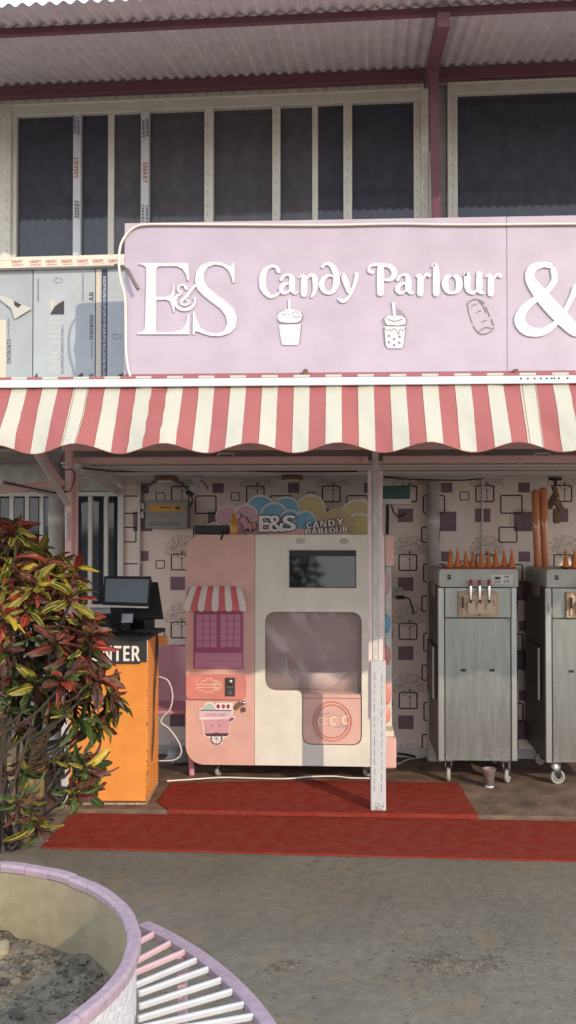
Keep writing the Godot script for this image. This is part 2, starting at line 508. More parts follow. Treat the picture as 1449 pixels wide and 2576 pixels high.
func wallpaper_image() -> Image:                          # flat print of the wallpaper, one repeat
	var k := 1.6
	var w := 800; var h := 784
	var im := Image.create(w, h, false, Image.FORMAT_RGB8)
	var bg := Color(0.90, 0.83, 0.79)
	im.fill(bg)
	fillr(im, 240 * k, 10 * k, 500 * k, 250 * k, Color(0.91, 0.85, 0.81))
	fillr(im, 0, 330 * k, 200 * k, 490 * k, Color(0.91, 0.84, 0.79))
	var purple := Color(0.49, 0.38, 0.42); var dark := Color(0.17, 0.09, 0.09); var greyt := Color(0.50, 0.43, 0.41)
	fillr(im, 65 * k, 135 * k, 165 * k, 232 * k, purple)
	fillr(im, 315 * k, 158 * k, 445 * k, 297 * k, Color(0.44, 0.34, 0.40))
	fillr(im, 345 * k, 440 * k, 420 * k, 512 * k, purple)
	crown(im, Vector2(355 * k, 235 * k), Vector2(72 * k, 105 * k), 1.3, greyt)
	pen(im, Vector2(355 * k, 296 * k), Vector2(355 * k, 225 * k), 3.0, greyt)
	crown(im, Vector2(142 * k, 445 * k), Vector2(112 * k, 125 * k), 1.5, dark.lerp(greyt, 0.8))
	pen(im, Vector2(142 * k, 575 * k), Vector2(142 * k, 450 * k), 4.2, dark)
	for sg in [-1.0, 1.0]: twig(im, Vector2(142 * k, 500 * k), -PI / 2 + sg * 0.8, 30 * k, 2.6, 3, dark)
	rounded(im, 72 * k, 462 * k, 187 * k, 575 * k, 9 * k, 7.4, dark)
	rounded(im, -30 * k, 18 * k, 26 * k, 74 * k, 6 * k, 5.2, dark)
	rounded(im, 232 * k, 42 * k, 368 * k, 168 * k, 10 * k, 7.4, dark)
	rounded(im, 220 * k, 268 * k, 334 * k, 374 * k, 10 * k, 7.4, dark)
	return im
func carpet_image(base: Color, dusty: float, sd: int) -> Image:   # looped pile with trodden dust
	var size := 768
	var n1 := FastNoiseLite.new(); n1.seed = sd; n1.frequency = 0.018; n1.fractal_octaves = 5
	var n2 := FastNoiseLite.new(); n2.seed = sd + 1; n2.frequency = 0.45
	var a := n1.get_seamless_image(size, size); var b := n2.get_seamless_image(size, size)
	var im := Image.create(size, size, false, Image.FORMAT_RGB8)
	var dust := Color(0.30, 0.17, 0.115)
	for y in size:
		for x in size:
			var d := smoothstep(0.25, 0.85, a.get_pixel(x, y).r) * dusty
			var g := 0.78 + 0.36 * b.get_pixel(x, y).r
			var c := base.lerp(dust, d) * g
			c.a = 1.0
			im.set_pixel(x, y, c.linear_to_srgb())
	for i in 140:
		var c := base.lerp(Color(0.5, 0.4, 0.32), rng.randf_range(0.3, 0.8)).linear_to_srgb()
		stamp(im, Vector2(rng.randf() * size, rng.randf() * size), rng.randf_range(0.5, 1.3), c)
	return im
func scratched() -> Image:                                # brushed, stained sheet steel
	var im := noise_image(0.012, 4, 0.88, 1.0, 31)
	for i in 60:
		var p := Vector2(rng.randf() * 512, rng.randf() * 512)
		var a := rng.randf_range(-0.9, 0.9) + PI / 2
		pen(im, p, p + Vector2(cos(a), sin(a)) * rng.randf_range(6, 40), 0.5, Color.WHITE if rng.randf() < 0.6 else Color(0.82, 0.81, 0.80))
	return im
func yard_image() -> Image:                               # trodden concrete: grey with sandy drifts, stains, cracks and specks
	var size := 1024
	var n1 := FastNoiseLite.new(); n1.seed = 5; n1.frequency = 0.006; n1.fractal_octaves = 5
	var n2 := FastNoiseLite.new(); n2.seed = 8; n2.frequency = 0.05; n2.fractal_octaves = 4
	var n3 := FastNoiseLite.new(); n3.seed = 11; n3.frequency = 0.010; n3.fractal_octaves = 4
	var a := n1.get_seamless_image(size, size); var b := n2.get_seamless_image(size, size); var c := n3.get_seamless_image(size, size)
	var im := Image.create(size, size, false, Image.FORMAT_RGB8)
	for y in size:
		for x in size:
			var g := 0.87 + 0.11 * a.get_pixel(x, y).r
			g *= 0.88 + 0.16 * b.get_pixel(x, y).r
			var sand := smoothstep(0.60, 0.80, c.get_pixel(x, y).r * 0.8 + b.get_pixel(x, y).r * 0.2)
			im.set_pixel(x, y, Color(g, g * 0.985, g * 0.96).lerp(Color(1.0, 0.90, 0.76), sand * 0.45))
	for i in 260:
		stamp(im, Vector2(rng.randf() * size, rng.randf() * size), rng.randf_range(0.5, 1.8), Color(0.62, 0.59, 0.55) if rng.randf() < 0.7 else Color(1, 0.97, 0.92))
	for i in 5:
		var p := Vector2(rng.randf() * size, rng.randf() * size)
		var t := rng.randf() * TAU
		for j in 30:
			var q := p + Vector2(cos(t), sin(t)) * 5.0
			pen(im, p, q, 0.5, Color(0.66, 0.63, 0.59))
			p = q
			t += rng.randf_range(-0.5, 0.5)
	return im

# ---------- the setting ----------
func ground() -> void:
	var s := st()
	var n := FastNoiseLite.new(); n.seed = 3; n.frequency = 0.7
	s.set_smooth_group(1)
	var xs := []; var zs := []
	var v := -80.0
	while v < 80.0:
		xs.append(v)
		v += 0.25 if absf(v) < 4.0 else 4.0
	v = -60.0
	while v < 80.0:
		zs.append(v)
		v += 0.25 if v > -7.0 and v < 1.0 else 4.0
	var g := func(x: float, z: float) -> Vector3: return Vector3(x, YARD + (n.get_noise_2d(x, z) * 0.008 if absf(x) < 4.0 and z > -4.7 else 0.0), z)
	for i in xs.size() - 1:
		for j in zs.size() - 1:
			quad(s, g.call(xs[i], zs[j + 1]), g.call(xs[i], zs[j]), g.call(xs[i + 1], zs[j]), g.call(xs[i + 1], zs[j + 1]))
	setting(s, "ground", M.concrete)
	s = st()
	box(s, Vector3(0, -0.05, -6.75), Vector3(9.0, 0.10, 2.38), 0.008)
	setting(s, "kiosk_pavement", M.cement)
	for q in [[1140, 2425, 0.24, 0.15, 0.012], [735, 2435, 0.20, 0.11, 0.008]]:   # low drifts of blown sand
		var c := py(q[0], q[1], YARD)
		var ds := st()
		ds.set_smooth_group(1)
		var hn := FastNoiseLite.new(); hn.seed = int(q[0]); hn.frequency = 5.0; hn.fractal_octaves = 5
		var hf := func(i: int, j: int) -> Vector3:
			var x: float = (i / 40.0 - 0.5) * 2.4 * q[2]; var z: float = (j / 30.0 - 0.5) * 2.4 * q[3]
			var e := pow(x / q[2], 2.0) + pow(z / q[3], 2.0)
			return Vector3(c.x + x, YARD + n.get_noise_2d(c.x + x, c.z + z) * 0.008 + q[4] * (exp(-2.2 * e) * (0.75 + 0.9 * hn.get_noise_2d(x, z)) + 0.45 * hn.get_noise_2d(x * 2.0 + 9.0, z * 2.0) * exp(-1.2 * e) - 0.16) - 0.0006, c.z + z)
		for i in 40:
			for j in 30: quad(ds, hf.call(i, j + 1), hf.call(i, j), hf.call(i + 1, j), hf.call(i + 1, j + 1))
		var dr := single(ds, "sand_drift", M.sand, "thin drift of blown tan sand on the grey yard", "sand", "sand drifts")
		dr.set_meta("kind", "stuff")
	# fallen crumbs and leaf bits
	var im := SphereMesh.new(); im.radius = 0.5; im.height = 1.0; im.radial_segments = 6; im.rings = 3
	var mm := MultiMesh.new()
	mm.transform_format = MultiMesh.TRANSFORM_3D
	mm.mesh = im
	var spots := [[1130, 2420, 0.22, 110], [880, 2440, 0.35, 60], [700, 2460, 0.12, 40], [1250, 2450, 0.35, 45], [900, 2250, 0.7, 60], [620, 2300, 0.6, 50], [1350, 2280, 0.5, 40]]
	var tr := []
	for q in spots:
		var c := py(q[0], q[1], YARD)
		for k in q[3]:
			var p := c + Vector3(rng.randfn() * q[2], 0, rng.randfn() * q[2] * 0.8)
			if p.z < -4.85: continue
			var r := rng.randf_range(0.003, 0.009)
			var b := Basis(Vector3.UP, rng.randf() * TAU).scaled(Vector3(r * rng.randf_range(0.8, 2.4), r * 0.7, r))
			tr.append(Transform3D(b, Vector3(p.x, YARD + n.get_noise_2d(p.x, p.z) * 0.008 + r * 0.2, p.z)))
	mm.instance_count = tr.size()
	for i in tr.size(): mm.set_instance_transform(i, tr[i])
	var mi := MultiMeshInstance3D.new()
	mi.name = "yard_crumbs"
	mi.multimesh = mm
	mi.material_override = M.soil_dark
	add_child(mi)
	tag(mi, "dark crumbs of soil and grit scattered on the grey yard", "grit")
	mi.set_meta("kind", "stuff")

func building() -> void:
	var b := thing("shop_building", "two-storey shop with white framed sliding windows under a corrugated roof", "building")
	var up := pz(600, 231, WALL).y       # top of the window frames
	var s := st()
	# wall behind everything upstairs, set back, with the openings' lintel and sill zones in front
	box(s, Vector3(0, 3.6, WALL - 0.32), Vector3(9.4, 3.4, 0.2), 0.01)
	obj(s, "rear_wall", M.wall_grey, b)
	s = st()
	var y0 := pz(150, 668, WALL).y
	box(s, Vector3(0, up + 0.35, WALL - 0.12), Vector3(9.4, 0.7, 0.2), 0.01)
	obj(s, "lintel_wall", M.wall_grey, b)
	s = st()
	var xg0 := pz(1077, 400, WALL).x; var xg1 := pz(1123, 400, WALL).x
	box(s, Vector3((xg0 + xg1) * 0.5, (up + y0) * 0.5, WALL - 0.14), Vector3(xg1 - xg0, up - y0, 0.16), 0.004)
	obj(s, "pier", M.wall_grey, b)
	window(b, -20, 1076, [[35, 180], [200, 354], [375, 514], [537, 686], [706, 864], [886, 1040]], [[266, 282, 1], [785, 800, 4]], [1, 3], up, y0, true)
	window(b, 1124, 2000, [[1149, 1560], [1585, 1950]], [], [], pz(1290, 204, WALL).y, y0, false)
	# corrugated roof
	var e0 := pz(600, 8, -5.3); var e1 := pz(600, 203, -6.9)
	s = st()
	s.set_smooth_group(1)
	var per := 0.081
	var nx := int(9.0 / per) * 8
	var slope := (e1.y - e0.y) / (e1.z - e0.z)
	var rf := func(i: int, j: int) -> Vector3:
		var x := -4.5 + i * per / 8.0
		var z: float = lerpf(-5.16, -8.2, j / 6.0)
		return Vector3(x, e0.y + slope * (z + 5.3) + 0.012 * cos(TAU * i / 8.0) + 0.004 * sin(x * 1.7 + z), z)
	for i in nx:
		for j in 6:
			quad(s, rf.call(i, j), rf.call(i, j + 1), rf.call(i + 1, j + 1), rf.call(i + 1, j))
	var roof := obj(s, "roof", M.roof, b)
	for q in [[-5.52, 0.04, 0.045], [-6.78, 0.06, 0.085]]:
		var y: float = e0.y + slope * (q[0] + 5.3) - 0.017 - q[2] * 0.5
		s = st()
		box(s, Vector3(0, y, q[0]), Vector3(9.0, q[2], q[1]), 0.005)
		obj(s, "purlin", M.maroon, roof)
	var xr := pz(1130, 70, -5.55).x
	s = st()
	var rr := func(z: float) -> Vector3: return Vector3(xr, e0.y + slope * (z + 5.3) - 0.118, z)
	bar(s, rr.call(-5.42), rr.call(-6.74), 0.075, 0.085)
	obj(s, "rafter", M.maroon, roof)
	s = st()
	bar(s, rr.call(-6.3) + Vector3(0.002, -0.02, 0), pz(1101, 640, -6.66), 0.062, 0.05, 0.003, Vector3.BACK)
	obj(s, "brace", M.maroon, roof)
	s = st()
	lathe(s, [Vector2(0, 0), Vector2(0.03, 0), Vector2(0.03, pz(1089, 390, -6.85).y - y0), Vector2(0.026, pz(1089, 388, -6.85).y - y0), Vector2(0, pz(1089, 388, -6.85).y - y0)], Vector3(pz(1089, 500, -6.85).x, y0, -6.85), 14)
	obj(s, "drain_pipe", M.dull_white, b)
	# composite cladding sheets with printed film
	var z := WALL + 0.0
	var yb := 2.3
	var ct := pz(150, 674, WALL).y
	var edges := [[-260, -180, 0], [-178, 75.5, 1], [78, 236, 0], [238, 480, 0], [482, 900, 0], [902, 1400, 1], [1402, 2000, 0]]
	for q in edges:
		var xa := pz(q[0], 800, WALL).x; var xb := pz(q[1], 800, WALL).x
		s = st()
		box(s, Vector3((xa + xb) * 0.5, (ct + yb) * 0.5, z - 0.02), Vector3(xb - xa, ct - yb, 0.04), 0.002)
		var c := obj(s, "cladding_panel", M.cladding_grey if q[2] == 1 else M.cladding, b)
		if q[0] == -178:
			text("EUROBOND", "sansbold", 10, 850, 21, 912, z, 0.001, M.print_dark, c, "lettering", -90)
			text("A quality product of", "sans", 11, 796, 18, 846, z, 0.001, M.print_dark, c, "lettering", -90)
			obj(sheet(pxpoly([[-20, 738], [4, 740], [75, 772], [30, 799], [22, 772]], z + 0.02), z + 0.02, 0.001), "torn_film", M.print_pale, c)
			obj(sheet(pxpoly([[28, 752], [48, 762], [40, 770], [30, 764]], z + 0.022), z + 0.022, 0.001), "logo", M.print_dark, c)
			text("AR", "sansbold", 10, 748, 22, 768, z, 0.001, M.print_dark, c, "lettering", -90)
			obj(sheet(pxpoly([[-10, 800], [8, 800], [8, 960], [-10, 960]], z + 0.001), z + 0.001, 0.001), "film_strip", M.print_beige, c)
		elif q[0] == 78:
			text("ARCHER", "sans", 119, 792, 146, 938, z, 0.001, M.print_pale, c, "lettering", 90)
			text("ALUMINIUM COMPOSITE PANELS", "sans", 149, 816, 156, 939, z, 0.001, M.print_dark, c, "lettering", 90)
			obj(sheet(pxpoly([[122, 753], [135, 753], [124, 783]], z + 0.001), z + 0.001, 0.001), "logo", M.print_beige, c)
			obj(sheet(pxpoly([[121, 788], [126, 778], [135, 766], [146, 758], [157, 753], [157, 788]], z + 0.0015), z + 0.0015, 0.001), "logo", M.print_dark, c)
			arrow(c, 141, 702, z)
			text("ARCHER", "sans", 186, 684, 200, 754, z, 0.001, M.print_pale, c, "lettering", 90)
			text("ALUMINIUM COMPOSITE PANELS", "sans", 203, 684, 207, 756, z, 0.001, M.print_dark, c, "lettering", 90)
			text("ALUMINIUM COMPOSITE PANELS", "sans", 88, 697, 93, 756, z, 0.001, M.print_dark, c, "lettering", 90)
			text("EUROBOND", "sansbold", 222, 789, 232, 851, z, 0.001, M.print_dark, c, "lettering", 90)
			text("A quality product of", "sans", 225, 854, 231, 901, z, 0.001, M.print_dark, c, "lettering", 90)
			for y in [731, 938]: text("AR", "sansbold", 221, y, 233, y + 24, z, 0.001, M.print_dark, c, "lettering", 90)
			for q2 in [[78, 89], [188, 205]]:
				obj(sheet(pxpoly([[q2[0], 950], [q2[0] + 4, 943], [q2[1], 935], [q2[1], 950]], z + 0.001), z + 0.001, 0.001), "logo", M.print_dark, c)
		elif q[0] == 238:
			obj(sheet(pxrr(239, 675, 249, 960, z + 0.001), z + 0.001, 0.001), "film_strip", M.print_beige, c)
			obj(sheet(pxrr(253, 675, 267, 960, z + 0.001), z + 0.001, 0.001), "film_strip", M.print_navy, c)
			text("OFF THE PROTECTION FILM WITHIN 45 DAYS AFTER INSTALLATION", "sansbold", 256, 692, 264, 946, z + 0.001, 0.001, M.sign_white, c, "lettering", 90)
			text("ARCHER", "sans", 291, 684, 305, 756, z, 0.001, M.print_pale, c, "lettering", 90)
			arrow(c, 290, 845, z)
			obj(sheet(pxpoly([[290, 950], [296, 942], [307, 936], [307, 950]], z + 0.001), z + 0.001, 0.001), "logo", M.print_dark, c)
	s = st()
	box(s, Vector3(0, pz(150, 671, WALL).y, WALL + 0.02), Vector3(9.2, 0.014, 0.09), 0.003)
	obj(s, "drip_ledge", M.frame, b)
	# the upper front stands a little askew to the kiosk
	var skew := Transform3D(Basis(Vector3.UP, deg_to_rad(-2.0)), Vector3.ZERO)
	var piv := Vector3(-0.9, 0, WALL)
	for ch in b.get_children():
		ch.transform = Transform3D(skew.basis, piv - skew.basis * piv) * ch.transform
	# ground floor: papered wall, left window wall
	var xl := pz(309, 1400, WALL).x
	s = st()
	var tw := 0.572; var th := 0.514
	var x1 := 4.2; var y1 := 2.34
	var o0 := pz(1225, 1405, WALL) - Vector3(0.284 * tw, 0, 0)      # one corner of the print repeat
	for q in [[xl, 0.0, x1, y1]]:
		for k in [[0, 0, 1], [0, 1, 1], [1, 1, 1], [0, 0, 1], [1, 1, 1], [1, 0, 1]]:
			var x: float = q[2] if k[0] else q[0]
			var y: float = q[3] if k[1] else q[1]
			s.set_uv(Vector2((x - o0.x) / tw, (o0.y - y) / th))
			s.add_vertex(Vector3(x, y, WALL))
	obj(s, "papered_wall", M.wallpaper, b)
	s = st()
	box(s, Vector3((xl + x1) * 0.5, y1 * 0.5, WALL - 0.103), Vector3(x1 - xl, y1, 0.2), 0.0)
	obj(s, "masonry", M.wall_grey, b)
	s = st()
	box(s, Vector3((xl + x1) * 0.5, 0.035, WALL + 0.008), Vector3(x1 - xl, 0.07, 0.014), 0.003)
	obj(s, "baseboard", M.baseboard, b)
	var yw0 := pz(150, 1525, WALL).y; var yw1 := pz(150, 1243, WALL).y
	s = st()
	box(s, Vector3(xl - 1.2, yw0 * 0.5 - 0.01, WALL - 0.1), Vector3(2.4, yw0, 0.2), 0.004)
	obj(s, "low_wall", M.lavender_wall, b)
	s = st()
	box(s, Vector3(xl - 1.2, (yw1 + 2.5) * 0.5 + 0.02, WALL - 0.1), Vector3(2.4, 2.5 - yw1, 0.2), 0.004)
	obj(s, "upper_wall", M.dull_white, b)
	s = st()
	box(s, Vector3(xl - 1.2, (yw0 + yw1) * 0.5, WALL - 0.16), Vector3(2.4, yw1 - yw0 + 0.02, 0.01), 0.0)
	var gw := obj(s, "barred_window", M.pane, b)
	var xs := [-46, -10, 28, 67, 104, 226, 266]
	for x in xs:
		s = pbox(x - 4.7, 1240, x + 4.7, 1527, WALL + 0.02, 0.03)
		obj(s, "bar", M.white_steel, gw)
	s = pbox(296, 1195, 310, 1530, WALL + 0.03, 0.1)
	obj(s, "jamb", M.white_steel, gw)
	for y in [1243, 1524]:
		s = pbox(-160, y - 5, 296, y + 5, WALL + 0.05, 0.04)
		obj(s, "rail", M.white_steel, gw)
	# a wide drain pipe in front of the barred window, and one by the ice cream machines
	for q in [[119, 155, 1150, 2000, 1322], [1075, 1107, 1150, 1460, 1330]]:
		var r := (pz(q[1], 1400, WALL).x - pz(q[0], 1400, WALL).x) * 0.5
		var xc := pz((q[0] + q[1]) * 0.5, 1400, WALL + 0.12).x
		var yt := 2.4
		var yc := pz(140, q[4], WALL + 0.12).y
		s = st()
		lathe(s, [Vector2(r, 0), Vector2(r, yc), Vector2(r * 1.06, yc), Vector2(r * 1.06, yc + 0.1), Vector2(r, yc + 0.1), Vector2(r, yt), Vector2(0, yt)], Vector3(xc, 0, WALL + 0.03 + r), 24)
		obj(s, "drain_pipe", M.dull_white, b)
	# building side walls and upper floor edge, closing the box
	s = st()
	box(s, Vector3(0, 2.42, WALL - 0.5), Vector3(9.4, 0.16, 1.0), 0.01)
	obj(s, "floor_slab", M.wall_grey, b)
	rebase(b, Vector3(0, 0, WALL))

func arrow(c: Node3D, u: float, v: float, z: float) -> void:   # outlined arrow print pointing left
	var o := [[-11, 0], [-3, -9], [-3, -4.5], [11, -4.5], [11, 4.5], [-3, 4.5], [-3, 9]]
	var s := st()
	for i in o.size():
		var a: Array = o[i]; var b: Array = o[(i + 1) % o.size()]
		bar(s, pz(u + a[0], v + a[1], z + 0.001), pz(u + b[0], v + b[1], z + 0.001), 0.001, 0.004, 0.0, Vector3.BACK)
	obj(s, "arrow_print", M.print_dark, c)

func window(b: Node3D, u0: float, u1: float, bays: Array, stiles: Array, film: Array, up: float, y0: float, smart: bool) -> void:
	var w := Node3D.new()
	w.name = "window"
	b.add_child(w, true)
	var zf := WALL + 0.035
	var pt := pz(600, 272, WALL).y if smart else pz(1290, 245, WALL).y
	var pb := pz(150, 640, WALL).y
	var x := func(u: float) -> float: return pz(u, 500, WALL).x
	var fr := func(xa: float, ya: float, xb: float, yb: float, z: float, d: float, nm: String, m: Material) -> Node3D:
		var s := st()
		box(s, Vector3((xa + xb) * 0.5, (ya + yb) * 0.5, z - d * 0.5), Vector3(xb - xa, yb - ya, d), 0.004)
		return obj(s, nm, m, w)
	var ym := lerpf(up, pt, 0.42)
	fr.call(x.call(u0), ym, x.call(u1), up, zf, 0.09, "head_frame", M.frame)
	fr.call(x.call(u0) + 0.02, pt, x.call(u1) - 0.02, ym, zf - 0.022, 0.06, "sash_rail", M.frame)
	fr.call(x.call(u0), y0, x.call(u1), pb - 0.035, zf, 0.10, "sill_frame", M.frame)
	fr.call(x.call(u0) + 0.02, pb - 0.035, x.call(u1) - 0.02, pb, zf - 0.022, 0.06, "sash_rail", M.frame)
	fr.call(x.call(u0), pb - 0.035, x.call(bays[0][0] - (11 if smart else 14)), ym, zf, 0.09, "jamb", M.frame)
	fr.call(x.call(bays[-1][1] + 18), pb - 0.035, x.call(u1), ym, zf, 0.09, "jamb", M.frame)
	fr.call(x.call(bays[0][0] - (11 if smart else 14)), pb, x.call(bays[0][0]), pt, zf - 0.03, 0.05, "sash_stile", M.frame)
	fr.call(x.call(bays[-1][1]), pb, x.call(bays[-1][1] + 18), pt, zf - 0.03, 0.05, "sash_stile", M.frame)
	for i in bays.size() - 1:
		fr.call(x.call(bays[i][1]), pb, x.call(bays[i + 1][0]), pt, zf - (0.026 if i % 2 == 0 else 0.012), 0.06, "mullion", M.frame_film if smart and i < 2 else M.frame)
	for q in stiles:
		fr.call(x.call(q[0]), pb, x.call(q[1]), pt, zf - 0.06, 0.03, "sash_stile", M.frame)
	for i in bays.size():
		var parts := [[bays[i][0], bays[i][1]]]
		for q in stiles:
			if q[2] == i: parts = [[bays[i][0], q[0]], [q[1], bays[i][1]]]
		for k in parts.size():
			var q: Array = parts[k]
			var grey: bool = i in [3] or (i == 1 and k == 1) or (i == 4 and k == 0) or i == 2
			fr.call(x.call(q[0]), pb, x.call(q[1]), pt, zf - (0.075 if grey else 0.068), 0.008, "pane", M.pane_grey if grey and smart else M.pane)
	var marks := st()
	if smart:
		for k in 8:
			var a := 30 + k * 40.0 - (8 if k == 0 else 0)
			text("SMART", "sansbold", a, 649, a + 29, 657.5, zf + 0.0, 0.001, M.print_red, w)
			text("SMART", "sansbold", a + 2, 659.5, a + 31, 664, zf + 0.0, 0.001, M.print_red, w)
		text("SMART", "sansbold", 182, 390, 194, 443, zf - 0.026, 0.001, M.print_red, w, "lettering", 90)
		text("SMART", "sansbold", 358, 405, 370, 458, zf - 0.012, 0.001, M.print_red, w, "lettering", -90)
		for q in [[184, 285], [193, 288], [186, 498], [193, 500]]: text("SMART", "sansbold", q[0] - 3, q[1], q[0] + 4, q[1] + 46, zf - 0.026, 0.001, M.print_dark, w, "lettering", 90)
		for q in [[359, 298], [369, 296], [358, 512], [368, 514]]: text("SMART", "sansbold", q[0] - 3, q[1], q[0] + 4, q[1] + 46, zf - 0.012, 0.001, M.print_dark, w, "lettering", -90)
	var u := u0 + 16
	while u < min(u1, 1500):           # house-shaped marks on the head frame's film
		var p := Vector3(x.call(u), lerpf(up, ym, 0.45), zf + 0.0005)
		for q in [[-0.011, 0, 0.002, 0.024], [0.011, 0, 0.002, 0.024], [0, -0.011, 0.022, 0.003], [0, 0.004, 0.004, 0.012]]:
			box(marks, p + Vector3(q[0], q[1], 0), Vector3(q[2], q[3], 0.001), 0.0)
		u += 33.0
	for k in 14:                        # faint arrows down the stiles
		for c in ([bays[0][0] - 18, 524, 696, 876, 1050, 1067] if smart else [1136]):
			var p := Vector3(x.call(c), lerpf(pb, pt, (k + 0.5) / 14.0) + rng.randf_range(-0.02, 0.02), zf + (0.0005 if c < 30 or c == 1067 or c == 1136 else -0.0115))
			if c == 1050: p.z = zf - 0.0295
			if c == 696: p.z = zf - 0.0115
			if c in [524, 876]: p.z = zf - 0.0255
			box(marks, p + Vector3(-0.007, 0.006, 0), Vector3(0.003, 0.03, 0.001), 0.0)
			box(marks, p + Vector3(0.006, -0.01, 0), Vector3(0.002, 0.018, 0.001), 0.0, Basis(Vector3.BACK, 0.6))
	obj(marks, "film_marks", M.print_grey, w).set_meta("kind", "stuff")

func post(parent: Node3D, u: float, w: float, v0: float, v1: float, z: float, depth: float, called: String, m: Material, bev := 0.004) -> MeshInstance3D:
	return obj(pbox(u - w * 0.5, v0, u + w * 0.5, v1, z, depth, bev), called, m, parent)

func kiosk() -> void:
	var k := thing("steel_canopy", "pink and white painted steel posts and beams holding up the kiosk ceiling", "canopy")
	var zp := -5.6
	var s: SurfaceTool
	# right post: three tubes above, a white wrapped timber below
	var y0 := 0.0
	var tubez := func(u: float, w: float, yt: float, yb: float, z: float, d: float, nm: String, m: Material) -> MeshInstance3D:
		var a := pz(u - w * 0.5, 1500, z); var c := pz(u + w * 0.5, 1500, z)
		var q := st()
		box(q, Vector3((a.x + c.x) * 0.5, (yt + yb) * 0.5, z - d * 0.5), Vector3(c.x - a.x, yt - yb, d), 0.004)
		return obj(q, nm, m, k)
	var ytop := pz(945, 1125, zp).y
	tubez.call(945, 16, ytop, 0.6, zp - 0.03, 0.04, "post", M.dull_white)
	tubez.call(930.5, 10, pz(930, 1182, zp).y, 0.55, zp - 0.02, 0.03, "post", M.pale_pink_steel)
	tubez.call(957, 12, pz(955, 1182, zp).y, 0.55, zp - 0.025, 0.035, "post", M.pale_pink_steel)
	var wr: MeshInstance3D = tubez.call(951, 38, pz(950, 1662, zp).y, y0, zp, 0.08, "wrapped_post", M.slat_white)
	s = st()                           # stapled tape seams down the wrapping
	for u in [942, 960]:
		var y := 0.12
		while y < 0.84:
			var l := rng.randf_range(0.015, 0.05)
			var p := pz(u + rng.randf_range(-1.2, 1.2), 1800, zp)
			box(s, Vector3(p.x, y + l * 0.5, zp + 0.0005), Vector3(0.0025, l, 0.001), 0.0)
			y += l + rng.randf_range(0.012, 0.03)
	for i in 70:
		var p := pz(rng.randf_range(936, 966), 1800, zp)
		box(s, Vector3(p.x, rng.randf_range(0.004, 0.07) * rng.randf(), zp + 0.0006), Vector3(rng.randf_range(0.002, 0.007), rng.randf_range(0.001, 0.004), 0.001), 0.0, Basis(Vector3.BACK, rng.randf() * 3.0))
	obj(s, "tape_marks", M.print_dark, wr).set_meta("kind", "stuff")
	# left post
	tubez.call(171, 17, ytop, 0.75, zp, 0.045, "post", M.pink_steel)
	tubez.call(186, 13, pz(186, 1185, zp).y, 0.0, zp - 0.05, 0.04, "post", M.pink_steel)
	tubez.call(163, 16, 0.9, 0.0, zp + 0.005, 0.06, "wrapped_post", M.slat_white)
	tubez.call(167, 6, pz(167, 1290, zp).y, pz(167, 1360, zp).y, zp + 0.03, 0.02, "clamp", M.dull_white)
	# beams over the opening
	var beam := func(u0: float, u1: float, v0: float, v1: float, z: float, d: float, nm: String, m: Material) -> MeshInstance3D:
		var a := pz(800, v0, z); var c := pz(800, v1, z)
		var xa := pz(u0, v0, z).x; var xb := pz(u1, v0, z).x
		var q := st()
		box(q, Vector3((xa + xb) * 0.5, (a.y + c.y) * 0.5, z - d * 0.5), Vector3(xb - xa, a.y - c.y, d), 0.004)
		return obj(q, nm, m, k)
	beam.call(155, 2100, 1112, 1130, -5.52, 0.05, "beam", M.pink_steel)
	beam.call(187, 926, 1147, 1163, -5.66, 0.05, "beam", M.pink_steel)
	beam.call(963, 2000, 1147, 1163, -5.66, 0.05, "beam", M.pink_steel)
	beam.call(912, 926, 1149, 1163, -5.60, 0.05, "socket_box", M.pink_steel)
	# side rail and diagonal stays on the left
	s = st(); bar(s, pz(-60, 1243, -5.2), pz(160, 1213, -5.62), 0.03, 0.04); obj(s, "rail", M.pink_steel, k)
	s = st(); bar(s, pz(84, 1128, -5.0), pz(170, 1268, -5.58), 0.028, 0.035); obj(s, "stay", M.dull_white, k)
	s = st(); bar(s, pz(98, 1132, -5.05), pz(150, 1212, -5.5), 0.02, 0.04); obj(s, "stay", M.pink_steel, k)
	s = st(); bar(s, pz(0, 1212, -5.6), pz(150, 1247, -6.6), 0.03, 0.03); obj(s, "stay", M.dull_white, k)
	s = st(); bar(s, pz(195, 1168, -5.7), pz(296, 1236, -6.9), 0.035, 0.05); obj(s, "stay", M.dull_white, k)
	s = st(); bar(s, pz(205, 1158, -5.75), pz(310, 1216, -6.9), 0.03, 0.03); obj(s, "stay", M.white_steel, k)
	s = st(); bar(s, pz(1330, 1152, -5.75), pz(1240, 1186, -6.6), 0.03, 0.03); obj(s, "stay", M.dull_white, k)
	# ceiling sheet and its battens
	s = st()
	box(s, Vector3(0, 2.20, -6.35), Vector3(9.0, 0.02, 1.14), 0.0)
	obj(s, "ceiling_sheet", M.wall_grey, k)
	for i in 6:
		var z := -5.80 - i * 0.20
		s = st()
		box(s, Vector3(1.6, 2.116 - i * 0.0085 + rng.randf_range(-0.002, 0.002), z), Vector3(6.8 if i > 0 else 6.7, 0.015, 0.085), 0.004)
		obj(s, "ceiling_batten", M.white_steel, k)
	beam.call(205, 2000, 1194, 1203, -6.86, 0.04, "beam", M.white_steel)
	beam.call(235, 930, 1184, 1191, -6.5, 0.03, "beam", M.white_steel)
	for u in [568, 1365]:              # wire handles on the front beam
		s = st()
		var p := []
		for q in [[-20, 1147], [-18, 1140], [18, 1140], [20, 1147]]: p.append(pz(u + q[0], q[1], -5.64))
		tube(s, p, 0.004, 6)
		obj(s, "wire_handle", M.white_steel, k)
	rebase(k, Vector3(pz(951, 2037, zp).x, 0, zp))
	# roof deck of the kiosk, carried by the frame behind the awning
	s = st()
